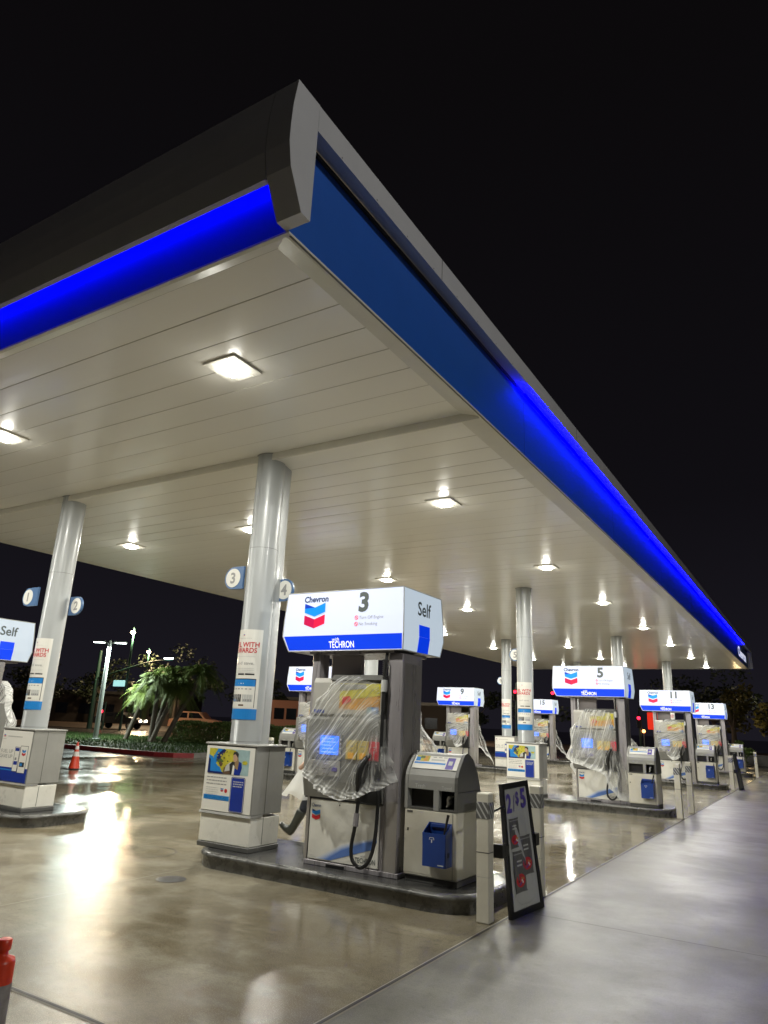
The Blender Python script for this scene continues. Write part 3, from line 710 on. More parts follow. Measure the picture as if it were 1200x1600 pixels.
    m.face([(-.14, fy-.001, z_(1.80)), (.38, fy-.001, z_(1.86)), (.38, fy+.003, z_(1.98)), (-.14, fy+.003, z_(1.98))], 'p_yellow')
    m.face([(-.14, fy-.002, z_(1.9)), (.2, fy-.002, z_(1.93)), (.2, fy+.002, z_(1.975)), (-.14, fy+.002, z_(1.975))], 'body_gray')
    m.face([(-.1, fy-.003, z_(1.76)), (.02, fy-.003, z_(1.79)), (.0, fy-.003, z_(1.85)), (-.1, fy-.003, z_(1.84))], 'p_red')
    m.face([(.22, fy-.004, z_(1.675)), (.36, fy-.004, z_(1.675)), (.36, fy-.004, z_(1.74)), (.22, fy-.004, z_(1.74))], 'p_blue_light')
    m.face([(.22, fy-.0045, z_(1.68)), (.28, fy-.0045, z_(1.68)), (.28, fy-.0045, z_(1.735)), (.22, fy-.0045, z_(1.735))], 'p_sky')
    m.face([(-.47, fy-.002, z_(1.665)), (-.33, fy-.002, z_(1.665)), (-.33, fy-.002, z_(1.70)), (-.47, fy-.002, z_(1.70))], 'p_blue')
    m.build('advert', tb)
    # front panel devices
    m = MB(); m.box(-.38, -.055, -.425, -.408, z_(1.20), z_(1.46), 'body_gray', .004); sb = m.build('screen_bezel', o)
    m = MB(); m.box(-.325, -.085, -.429, -.4255, z_(1.245), z_(1.435), 'screen')
    for i in range(5): m.box(-.31+.02*(i % 2), -.12-.03*(i % 3), -.4305, -.4292, z_(1.265+i*.034), z_(1.275+i*.034), 'screen_text')
    m.build('screen', sb)
    for s_ in (-.36, -.07):
        for i in range(4): m = MB(); m.box(s_, s_+.022, -.4335, -.4255, z_(1.255+i*.045), z_(1.275+i*.045), 'p_lightgray', .003); m.build('soft_key', sb)
    m = MB(); m.box(-.47, -.06, -.422, -.408, z_(1.03), z_(1.185), 'body_light', .004); kp = m.build('payment_plate', o)
    m = MB()
    for i in range(4):
        for j in range(3): m.box(-.43+j*.035, -.405+j*.035, -.432, -.4225, z_(1.05+i*.03), z_(1.072+i*.03), 'steel', .003)
    m.build('keypad', kp)
    m = MB(); m.box(-.27, -.19, -.445, -.4225, z_(1.05), z_(1.16), 'steel_dark', .01); m.box(-.265, -.195, -.447, -.4455, z_(1.10), z_(1.106), 'black'); m.box(-.16, -.09, -.43, -.4225, z_(1.08), z_(1.12), 'p_purple', .004); m.build('card_reader', kp)
    for i, mt in enumerate(('btn_yellow', 'btn_yellow', 'btn_red')):
        m = MB(); x0 = .005+i*.145; m.box(x0, x0+.135, -.424, -.408, z_(1.21), z_(1.40), mt, .004)
        m.box(x0+.03, x0+.105, -.430, -.4245, z_(1.22), z_(1.28), 'amber' if i < 2 else 'p_red', .003)
        m.box(x0+.045, x0+.09, -.4258, -.4245, z_(1.34), z_(1.348), 'p_gray'); m.box(x0+.05, x0+.085, -.4258, -.4245, z_(1.30), z_(1.306), 'p_gray'); m.build('grade_button', o)
    # sign box
    m = MB(); xs = [(-.925, .645), (-.94, .665), (-.945, .672), (-.87, .648)]; zs = [3.0, 2.7, 2.5, 2.33]; ys = [(-.425, .455), (-.445, .475), (-.45, .48), (-.415, .44)]
    for i in range(3):
        (a0, a1), (c0, c1) = xs[i], xs[i+1]; (y0, y1), (q0, q1) = ys[i], ys[i+1]; za, zb = z_(zs[i]), z_(zs[i+1])
        m.face([(c0, q0, zb), (c1, q0, zb), (a1, y0, za), (a0, y0, za)], 'lit_white')
        m.face([(c1, q1, zb), (c0, q1, zb), (a0, y1, za), (a1, y1, za)], 'lit_white')
        m.face([(c1, q0, zb), (c1, q1, zb), (a1, y1, za), (a1, y0, za)], 'lit_side')
        m.face([(c0, q1, zb), (c0, q0, zb), (a0, y0, za), (a0, y1, za)], 'lit_side')
    m.face([(-.87, -.415, z_(2.33)), (-.87, .44, z_(2.33)), (.648, .44, z_(2.33)), (.648, -.415, z_(2.33))], 'steel_dark')
    m.face([(-.925, -.425, z_(3.0)), (.645, -.425, z_(3.0)), (.645, .455, z_(3.0)), (-.925, .455, z_(3.0))], 'gray_paint')
    m.box(-.60, .52, -.36, .36, z_(2.301), z_(2.329), 'steel_dark'); sg = m.build('sign_box', o)
    m = MB()
    for i in range(3):
        for (xa, xb, ya, yb) in ((xs[i][0], xs[i+1][0], ys[i][0], ys[i+1][0]), (xs[i][1], xs[i+1][1], ys[i][0], ys[i+1][0]), (xs[i][1], xs[i+1][1], ys[i][1], ys[i+1][1])):
            m.tube([(xa, ya, z_(zs[i])), (xb, yb, z_(zs[i+1]))], .006, 'p_lightgray', 6)
    m.tube([(-.925, -.425, z_(3.0)), (.645, -.425, z_(3.0)), (.645, .455, z_(3.0))], .006, 'p_lightgray', 6)
    m.tube([(-.87, -.415, z_(2.33)), (.648, -.415, z_(2.33)), (.648, .44, z_(2.33))], .007, 'p_lightgray', 6); m.build('sign_frame', sg)
    u = X3; v = Vector((0, .0, 1))
    def FY(z):   # front face y at world z
        for i in range(3):
            if zs[i+1] <= z <= zs[i]:
                t = (zs[i]-z)/(zs[i]-zs[i+1]); return ys[i][0]+(ys[i+1][0]-ys[i][0])*t
        return ys[0][0]
    fn = lambda cx, cz: (lambda a, b_: (cx+a, FY(min(3, cz+b_))-.003, z_(cz+b_)))
    m = MB(); pts = []
    def strip(x0, x1, za, zb, mt, e=.002):
        m.face([(x0, FY(za)-e, z_(za)), (x1, FY(za)-e, z_(za)), (x1, FY(zb)-e, z_(zb)), (x0, FY(zb)-e, z_(zb))], mt)
    m.face([(-.862, FY(2.34)-.002, z_(2.34)), (.64, FY(2.34)-.002, z_(2.34)), (.655, FY(2.498)-.002, z_(2.498)), (-.925, FY(2.498)-.002, z_(2.498))], 'lit_blue')
    m.text('with', (0, 0, 0), X3, Z3, .055, 'lit_text', shear=.2, fn=fn(-.20, 2.435)); m.text('TECHRON', (0, 0, 0), X3, Z3, .10, 'lit_text', bold=.012, width=.335, fn=fn(-.125, 2.362))
    m.build('blue_stripe', sg)
    m = MB(); m.text('Chevron', (0, 0, 0), X3, Z3, .095, 'text_blue', bold=.035, width=.34, fn=fn(-.505, 2.885)); logo(m, (-.505, -.452, z_(2.555)), X3, Z3, .29, True); m.build('brand_mark', sg)
    m = MB(); m.text(num, (0, 0, 0), X3, Z3, .29, 'text_dark', bold=.04, fn=fn(.15, 2.755)); m.build('pump_number', sg)
    for i, s_ in enumerate(('Turn Off Engine', 'No Smoking')):
        m = MB(); zc = 2.665-i*.07; m.text(s_, (0, 0, 0), X3, Z3, .048, 'p_gray', align='l', fn=fn(.105, zc))
        c_ = Vector((.07, FY(zc)-.004, z_(zc)+.016))
        for a in range(12):
            A0, A1 = a*PI/6, (a+1)*PI/6
            m.face([c_+Vector((.017*math.cos(A0), 0, .017*math.sin(A0))), c_+Vector((.017*math.cos(A1), 0, .017*math.sin(A1))), c_+Vector((.024*math.cos(A1), 0, .024*math.sin(A1))), c_+Vector((.024*math.cos(A0), 0, .024*math.sin(A0)))], 'logo_red')
        m.face([c_+Vector((-.018, -.001, .012)), c_+Vector((-.012, -.001, .018)), c_+Vector((.018, -.001, -.012)), c_+Vector((.012, -.001, -.018))], 'logo_red')
        m.build('notice', sg)
    m = MB(); m.text('Self', (.672, 0, z_(2.735)), Y3, Z3, .21, 'text_dark', bold=.015, fn=lambda a, b_: (.669, .01+a, z_(2.735)+b_))
    m.face([(.6735, -.11, z_(2.503)), (.6735, .14, z_(2.503)), (.6705, .14, z_(2.63)), (.6705, -.11, z_(2.63))], 'lit_blue')
    m.face([(.652, -.11, z_(2.335)), (.652, .14, z_(2.335)), (.6755, .14, z_(2.502)), (.6755, -.11, z_(2.502))], 'lit_blue'); m.build('self_panel', sg)
    # hose and nozzle
    m = MB(); pth = spline([(.245, -.50, z_(.86)), (.235, -.52, z_(.62)), (.20, -.52, z_(.42)), (.215, -.51, z_(.29)), (.30, -.49, z_(.235)), (.39, -.47, z_(.32)), (.425, -.44, z_(.55)), (.43, -.42, z_(1.0)), (.43, -.41, z_(1.5)), (.43, -.40, z_(1.98)), (.43, -.36, z_(2.30))], 9)
    m.tube(pth, .019, 'rubber', 10); h = m.build('hose', o)
    m = MB()
    for i in range(26):
        z = z_(1.72+i*.02); m.lathe([(.022, z), (.029, z+.006), (.022, z+.012)], 'rubber', .43, -.395, 10)
    m.build('hose_guard', h); m = MB(); m.tube([(.43, -.40, z_(1.90)), (.43, -.395, z_(2.02))], .034, 'p_lightgray', 10); m.build('hose_coupling', h); m = MB(); m.tube([(.236, -.52, z_(.60)), (.24, -.512, z_(.72))], .03, 'steel_dark', 10); m.build('hose_coupling', h)
    m = MB(); m.box(.16, .43, -.45, -.33, z_(.80), z_(1.20), 'black', .02); m.build('nozzle_holster', o)
    m = MB(); m.tube(spline([(.245, -.50, z_(.84)), (.25, -.53, z_(.98)), (.27, -.54, z_(1.12)), (.30, -.50, z_(1.22)), (.32, -.44, z_(1.27))], 5), [.026]*6+[.032]*6+[.03]*5+[.022]*4, 'rubber', 10)
    m.tube([(.21, -.53, z_(.92)), (.20, -.56, z_(1.0)), (.23, -.57, z_(1.1))], .009, 'p_lightgray', 6); m.tube([(.32, -.44, z_(1.27)), (.33, -.40, z_(1.25))], .012, 'steel', 8); m.build('nozzle', o)
    return o
for nm, c_ in zip('abcdef', ((.70, .71, .72), (.60, .64, .72), (.48, .55, .72), (.34, .44, .68), (.20, .31, .62), (.10, .20, .52))): mat('swoosh_'+nm, c_, .3, coat=.3)

pumps = [('3', -4.3, ROWY[0], 'fuel pump numbered 3, nearest the camera, wrapped in clear film'),
         ('5', -4.25, 15.98+.42, 'fuel pump numbered 5, second along the outer row'),
         ('11', -4.25, 25.2+.42, 'fuel pump numbered 11, third along the outer row'),
         ('13', -4.25, 34.6+.42, 'fuel pump numbered 13, last along the outer row'),
         ('1', -12.28, ROWY[0], 'fuel pump numbered 1, only its Self side panel showing at the left edge'),
         ('7', -11.94, 15.98+.3, 'fuel pump numbered 7, partly hidden behind the mast of pump 3'),
         ('9', -11.94, 25.2+.42, 'fuel pump numbered 9, in the inner row past the near pump'),
         ('15', -11.94, 34.6+.42, 'fuel pump numbered 15, in the inner row beside the second silver column')]
p0 = make_pump(*pumps[0])
def renumber(root, num):
    for c in C.objects:
        if c.parent and c.parent.parent == root and c.name.startswith('pump_number'):
            zs = [3.0, 2.7, 2.5, 2.33]; ys = [-.425, -.445, -.45, -.415]
            def FY(z):
                return -.425-.02*(3-z)/.3
            m = MB(); m.text(num, (0, 0, 0), X3, Z3, .29, 'text_dark', bold=.04, fn=lambda a, b_: (.15+a, FY(2.755+b_)-.003, 2.755+b_-BZ))
            t = m.build('tmp'); c.data = t.data; bpy.data.objects.remove(t)
for num, X0, Y0, lab in pumps[1:]:
    bpy.context.view_layer.update()
    r = dup(p0, (X0, Y0, BZ), 0, lab); renumber(r, num)

# ================================================================ PLASTIC FILM over the pumps
def lerp_tab(T, t):
    for (a, va), (b_, vb) in zip(T, T[1:]):
        if t <= b_: k = (t-a)/(b_-a); k = k*k*(3-2*k); return va+(vb-va)*k
    return T[-1][1]
from mathutils import noise as mn
def make_film(name, xl, xr, zt, zb, seed, n=120, phi=49, B=(.37, 1.62), back=False, gain=1.0, mt='film', bulge=.06, zref=0):
    rnd = random.Random(seed); vs = []; dens = []; A_ = {'fs': [], 'ft': [], 'fth': [], 'fr': [], 'low': []}
    cp, sp = math.cos(math.radians(phi)), math.sin(math.radians(phi)); off = seed*3.7
    def ridge(x): f = x-math.floor(x); return 1-abs(2*f-1)
    for j in range(n+1):
        v = j/n
        for i in range(n+1):
            u = i/n
            x = lerp_tab(xl, v)*(1-u)+lerp_tab(xr, v)*u; z = lerp_tab(zt, u)*(1-v)+lerp_tab(zb, u)*v
            nn = mn.noise(Vector((x*3+off, z*3, 0))); n2 = mn.noise(Vector((x*9+off, z*9, 5)))
            s = x*sp-z*cp
            th = math.atan2(z-B[1], x-B[0]); dB = math.hypot(z-B[1], x-B[0])
            low = 1/(1+math.exp(-(( (x-B[0])*.9-(z-B[1])*1.25-.12))*14))  # below the diagonal the folds fan out of B
            h1 = ridge(s*17+nn*.3)**3*.010+ridge(s*43+n2*.2+nn*.3)**2*.0035+ridge(s*7+nn*.3)**4*.012
            h2 = (ridge(th*5+nn*.7)**4*.022+ridge(th*13+n2)**2.5*.008)*min(1, dB*3.2)
            hh = h1*(1-low)+h2*low
            hem = max(0, (v-.90)/.10); hh += hem*(ridge(x*9+nn*2)*.02+ridge(z*25+x*7+n2)*.012)
            y = -.43-bulge*math.sin(PI*min(1, max(0, u)))**.6*(.5+.9*v)*(1+.5*nn)-hh*1.3
            ed = max(0, (abs(u-.5)-.40)/.10); y += ed**2*.14
            y += max(0, (.10-v)/.10)**1.5*.10
            d = .8*hem*(.7+.4*ridge(x*11+nn*3))+.35*max(0, ed-.3)*(.5+.6*ridge(z*12+nn*2))
            d += .40*(ridge(s*17+nn*.3)**7)*(1-low)*(.4+nn)+.45*ridge(th*5+nn*.4)**9*low+.25*ridge(s*43+nn*.3+n2*.2)**8*(1-low)
            d += .25*math.exp(-dB*9)+max(0, nn-.15)*.5
            vs.append((x, y if not back else -y, z-BZ+zref)); dens.append(max(0, min(1, d*gain)))
            A_['fs'].append(s+nn*.004); A_['ft'].append(x*cp+z*sp); A_['fth'].append(th+nn*.015); A_['fr'].append(dB); A_['low'].append(low)
    fs = []
    for j in range(n):
        for i in range(n):
            a = j*(n+1)+i; fs.append((a, a+n+1, a+n+2, a+1) if not back else (a, a+1, a+n+2, a+n+1))
    me = bpy.data.meshes.new(name); me.from_pydata(vs, [], fs); me.materials.append(M[mt])
    me.polygons.foreach_set('use_smooth', [True]*len(fs))
    at = me.attributes.new('dens', 'FLOAT', 'POINT'); at.data.foreach_set('value', dens)
    for k_, v_ in A_.items():
        at = me.attributes.new(k_, 'FLOAT', 'POINT'); at.data.foreach_set('value', v_)
    me.update()
    return me
XLh = [(0, -.21), (.13, -.30), (.28, -.47), (.45, -.56), (.7, -.55), (.85, -.54), (1, -.57)]
XRh = [(0, .39), (.3, .40), (.5, .44), (.7, .50), (.85, .57), (1, .62)]
ZTh = [(0, 2.065), (.5, 2.055), (1, 2.0)]
ZBh = [(0, 1.06), (.12, .99), (.3, .88), (.5, .82), (.65, .85), (.85, .94), (1, 1.03)]
filmA = make_film('film_front', XLh, XRh, ZTh, ZBh, 1, 170)
filmB = make_film('film_front_wide', [(0, -.30), (.2, -.42), (.45, -.62), (.7, -.60), (1, -.72)], [(0, .34), (.3, .40), (.55, .52), (.8, .66), (1, .70)],
                  [(0, 2.06), (1, 2.04)], [(0, 1.02), (.2, .90), (.5, .80), (.62, .72), (.72, .42), (.85, .24), (1, .22)], 2, 90, phi=75, gain=1.25, mt='film_white', bulge=.10)
filmC = make_film('film_front_tied', [(0, -.25), (.25, -.42), (.5, -.50), (.8, -.45), (1, -.2)], [(0, .34), (.3, .42), (.55, .46), (.8, .40), (1, .28)],
                  [(0, 2.06), (1, 2.04)], [(0, .95), (.5, .80), (1, .92)], 3, 70, phi=20, gain=1.1, mt='film_white', bulge=.10)
filmR = make_film('film_rear', [(0, -.42), (.4, -.50), (.7, -.66), (.85, -.82), (1, -.70)], [(0, .40), (.3, .50), (.55, .72), (.8, .70), (1, .66)],
                  [(0, 2.0), (1, 2.0)], [(0, .62), (.15, .80), (.5, .84), (.8, .8), (1, .70)], 4, 70, back=True, gain=1.5, mt='film_white', bulge=.12)
filmT = make_film('film_rear_tail', [(0, -.42), (.5, -.52), (1, -.55)], [(0, .45), (.3, .62), (.6, .85), (1, 1.15)],
                  [(0, 2.0), (1, 1.9)], [(0, .85), (.6, .80), (.8, .5), (1, .22)], 6, 60, back=True, gain=1.3, mt='film_white', bulge=.08)
pick = {'3': filmA, '5': filmB, '11': filmC, '13': filmC, '1': filmC, '7': filmC, '9': filmC, '15': filmC}
for num, X0, Y0, lab in pumps:
    for me, side in ((pick[num], 'front'), (filmR if num in '3571' else filmT, 'rear')):
        o = bpy.data.objects.new('plastic_wrap', me); C.objects.link(o); o.location = (X0, Y0-(.0 if side == 'front' else .02), BZ)
        tag(o, ('clear crumpled plastic film draped over the front of pump %s' if side == 'front' else 'clear plastic film sagging from the rear side of pump %s') % num, 'plastic film', 'plastic film over the pumps')

# ================================================================ SERVICE UNITS (bin, towels, squeegee bucket)
def make_unit(label, loc):
    o = thing('service_unit', label, 'trash bin', loc, 0, 'trash and window wash units')
    z_ = lambda z: z-BZ; w = .285
    m = MB(); m.box(-w+.012, w-.004, -.25, .25, 0, .05, 'gray_dark', .004); m.build('plinth', o)
    m = MB(); m.box(-w, w, -.27, .26, .052, z_(.80), 'cream_panel', .012); m.box(-w+.004, w-.05, -.2725, -.2705, .08, z_(.79), 'cream_panel', .003)
    m.box(-w+.03, -w+.09, -.276, -.2728, z_(.765), z_(.783), 'gray_dark'); m.box(-w+.035, -w+.05, -.276, -.2728, z_(.60), z_(.625), 'black'); m.box(w-.048, w-.044, -.2712, -.2705, .06, z_(.79), 'gray_dark'); m.build('cabinet', o)
    # hood with openings : side walls, posts and curved top
    prof = [(-.27, z_(.985)), (-.27, z_(1.06)), (-.262, z_(1.11)), (-.235, z_(1.165)), (-.13, z_(1.285)), (-.10, z_(1.312)), (-.06, z_(1.325)), (.0, z_(1.315)), (.10, z_(1.25)), (.19, z_(1.13)), (.245, z_(1.02)), (.26, z_(.985))]
    m = MB(); m.prism(prof, 'x', -w+.03, w-.03, 'gray_paint')
    side = [(-.275, z_(.801)), (-.275, z_(1.06)), (-.268, z_(1.115)), (-.24, z_(1.172)), (-.135, z_(1.292)), (-.10, z_(1.32)), (-.06, z_(1.333)), (.0, z_(1.322)), (.105, z_(1.258)), (.195, z_(1.137)), (.25, z_(1.025)), (.27, z_(.96)), (.27, z_(.801))]
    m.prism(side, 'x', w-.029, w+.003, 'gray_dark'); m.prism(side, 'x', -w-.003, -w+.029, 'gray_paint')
    m.box(.03, .085, -.272, -.2, z_(.801), z_(.984), 'gray_paint'); m.box(-w+.03, w-.03, .2, .255, z_(.801), z_(.984), 'bin_dark'); m.box(-w+.03, w-.03, -.27, .2, z_(.801), z_(.815), 'gray_dark')
    m.box(w+.0032, w+.005, -.26, .24, z_(.975), z_(.982), 'black')
    m.text('Trash', (-.12, -.2715, z_(.998)), X3, Z3, .05, 'p_lightgray'); m.text('Towel', (.17, -.2715, z_(.998)), X3, Z3, .042, 'p_lightgray'); m.build('hood', o)
    m = MB(); m.box(-w+.031, .029, -.19, .199, z_(.816), z_(.983), 'bin_dark'); m.box(.086, w-.031, -.10, .199, z_(.816), z_(.983), 'bin_dark'); m.build('bin_opening', o)
    m = MB(); c = [(.13, z_(.83)), (.16, z_(.86)), (.155, z_(.9)), (.175, z_(.93)), (.15, z_(.935)), (.135, z_(.9)), (.14, z_(.87))]
    m.prism(c, 'y', -.2, -.12, 'p_white'); m.build('paper_towel', o)
    m = MB(); A = Vector((-w+.045, -.236, z_(1.172))); dv = Vector((0, .105, .12)); L = dv.length; dv.normalize(); nn = X3.cross(dv); oo = A+nn*.004; ww = 2*w-.075
    m.quad(oo, X3, dv, ww, L*.98, 'p_white'); q = lambda x, y, a, h, mt, e=.001: m.quad(oo+nn*e, X3, dv, a*ww, h*L, mt, x*ww, y*L)
    q(.03, .55, .30, .42, 'p_yellow'); q(.03, .55, .10, .3, 'p_blue_light', .0015); q(.2, .55, .09, .38, 'p_orange', .0015); q(.12, .75, .1, .2, 'p_green', .0018)
    q(.02, .36, .70, .12, 'p_blue_light'); q(.38, .62, .3, .12, 'p_lightgray'); q(.74, .05, .17, .85, 'p_purple'); q(.78, .35, .09, .3, 'p_lightgray', .0015)
    for i in range(4): q(.4+i*.12, .86, .08, .05, 'p_gray')
    m.build('poster', o)
    # bucket
    m = MB(); x0, x1, yb, yf, zb, zt = -.01, .235, -.274, -.41, z_(.335), z_(.62)
    t = .008
    m.prism([(x0+.01, zb), (x1-.01, zb), (x1, zt), (x0, zt)], 'y', yf, yf+t, 'bin_blue')
    for xx in (0, 1):
        a, c_ = (x0, x0+t) if xx == 0 else (x1-t, x1)
        m.prism([(yf+t, zb), (yb, zb), (yb, z_(.70)), (yf+t, zt)], 'x', a, c_, 'bin_blue')
    m.prism([(x0, zb), (x1, zb), (x1, z_(.70)), (x0, z_(.70))], 'y', yb-.004, yb-.0015, 'bin_blue'); m.box(x0+.01, x1-.01, yf+t, yb-.005, zb, zb+.01, 'bin_blue')
    m.box(x0+.03, x1-.03, yb-.02, yb-.005, z_(.66), z_(.69), 'bin_blue', .003)
    m.poly((x0+.1, yf-.001, z_(.565)), X3, Z3, [(-.028, 0), (.028, 0), (.022, .02), (-.022, .02)], 'p_white'); m.poly((x0+.1, yf-.0015, z_(.567)), X3, Z3, [(-.022, 0), (.022, 0), (.017, .014), (-.017, .014)], 'bin_blue'); m.box(x0+.095, x0+.105, yf-.001, yf, z_(.54), z_(.565), 'p_white')
    m.box(x1-.08, x1-.02, yf-.001, yf, z_(.35), z_(.36), 'p_lightgray'); bk = m.build('squeegee_bucket', o)
    m = MB(); m.tube([(.19, -.35, z_(.45)), (.20, -.38, z_(.60)), (.255, -.40, z_(.79))], [.008, .009, .014], 'rubber', 8); m.box(.13, .235, -.37, -.33, z_(.42), z_(.46), 'rubber'); m.build('squeegee', bk)
    return o
u0 = make_unit('gray hooded trash and squeegee unit with blue bucket beside pump 3', (-3.335, ROWY[0]-.05, BZ))
for (x, y, lab) in ((-3.31, 16.1, 'gray hooded trash and squeegee unit with blue bucket beside pump 5'), (-3.31, 25.6, 'gray hooded trash and squeegee unit with blue bucket beside pump 11'),
                    (-3.31, 35.1, 'gray hooded trash and squeegee unit with blue bucket beside pump 13'), (-12.80, 16.2, 'gray hooded trash unit left of pump 7, seen past the near column'),
                    (-12.83, 25.6, 'gray hooded trash unit with blue bucket left of pump 9'), (-12.83, 35.1, 'gray hooded trash unit left of pump 15')):
    dup(u0, (x, y, BZ), 0, lab)

# ================================================================ BOLLARDS
def make_bollard(label, loc):
    o = thing('bollard', label, 'bollard', loc, 0, 'square white bollards at the island ends'); s = .058; H = 1.03
    m = MB(); m.box(-s, s, -s, s, 0, H, 'cream_panel', .008)
    m.box(-s-.001, s+.001, -s-.001, s+.001, .545, .552, 'gray_dark'); m.box(-s-.001, s+.001, -s-.001, s+.001, .355, .357, 'gray_paint'); m.build('bollard_sleeve', o)
    m = MB(); z0, z1 = .82, .955
    m.box(-s-.002, s+.002, -s-.002, s+.002, z0, z1, 'stripe_gray')
    for (oo, u) in (((-s, -s-.0032, 0), X3), ((s+.0032, -s, 0), Y3)):
        for k in range(-1, 3):
            pts = []
            a = k*.05; P = [(a, z1), (a+.016, z1), (a+.016+.09, z0), (a+.09, z0)]
            # clip to 0..2s
            def clip(P, lim, sgn):
                out = []
                for i in range(len(P)):
                    p, q = P[i], P[(i+1) % len(P)]; ip = (p[0]-lim)*sgn >= 0; iq = (q[0]-lim)*sgn >= 0
                    if ip: out.append(p)
                    if ip != iq: t = (lim-p[0])/(q[0]-p[0]); out.append((lim, p[1]+(q[1]-p[1])*t))
                return out
            P = clip(P, 0, 1); P = clip(P, 2*s, -1) if P else P
            if len(P) >= 3: m.poly(oo, u, Z3, P, 'p_lightgray')
    m.build('reflective_band', o); return o
b0 = make_bollard('square white bollard with striped band in front, left of the 2/$5 sign', (-2.655, 6.17, 0))
for x, y, lab in ((-2.62, 7.42, 'square white bollard half hidden behind the 2/$5 sign'),
                  (-2.64, 15.92, 'square white bollard before pump 5 unit, front one of its pair'), (-2.62, 17.25, 'square white bollard before pump 5 unit, rear one of its pair'),
                  (-2.64, 25.7, 'square white bollard at the end of the pump 11 island holding a dark frame'), (-2.64, 27.0, 'rear bollard at the end of the pump 11 island'),
                  (-2.62, 35.2, 'square white bollard at the end of the far pump 13 island'),
                  (-13.62, 25.3, 'white bollard left of the trash unit by pump 9'), (-13.3, 25.9, 'short looking white bollard between pump 9 unit and another bollard'),
                  (-13.6, 16.2, 'white bollard left of the trash unit by pump 7')):
    dup(b0, (x, y, 0), 0, lab)

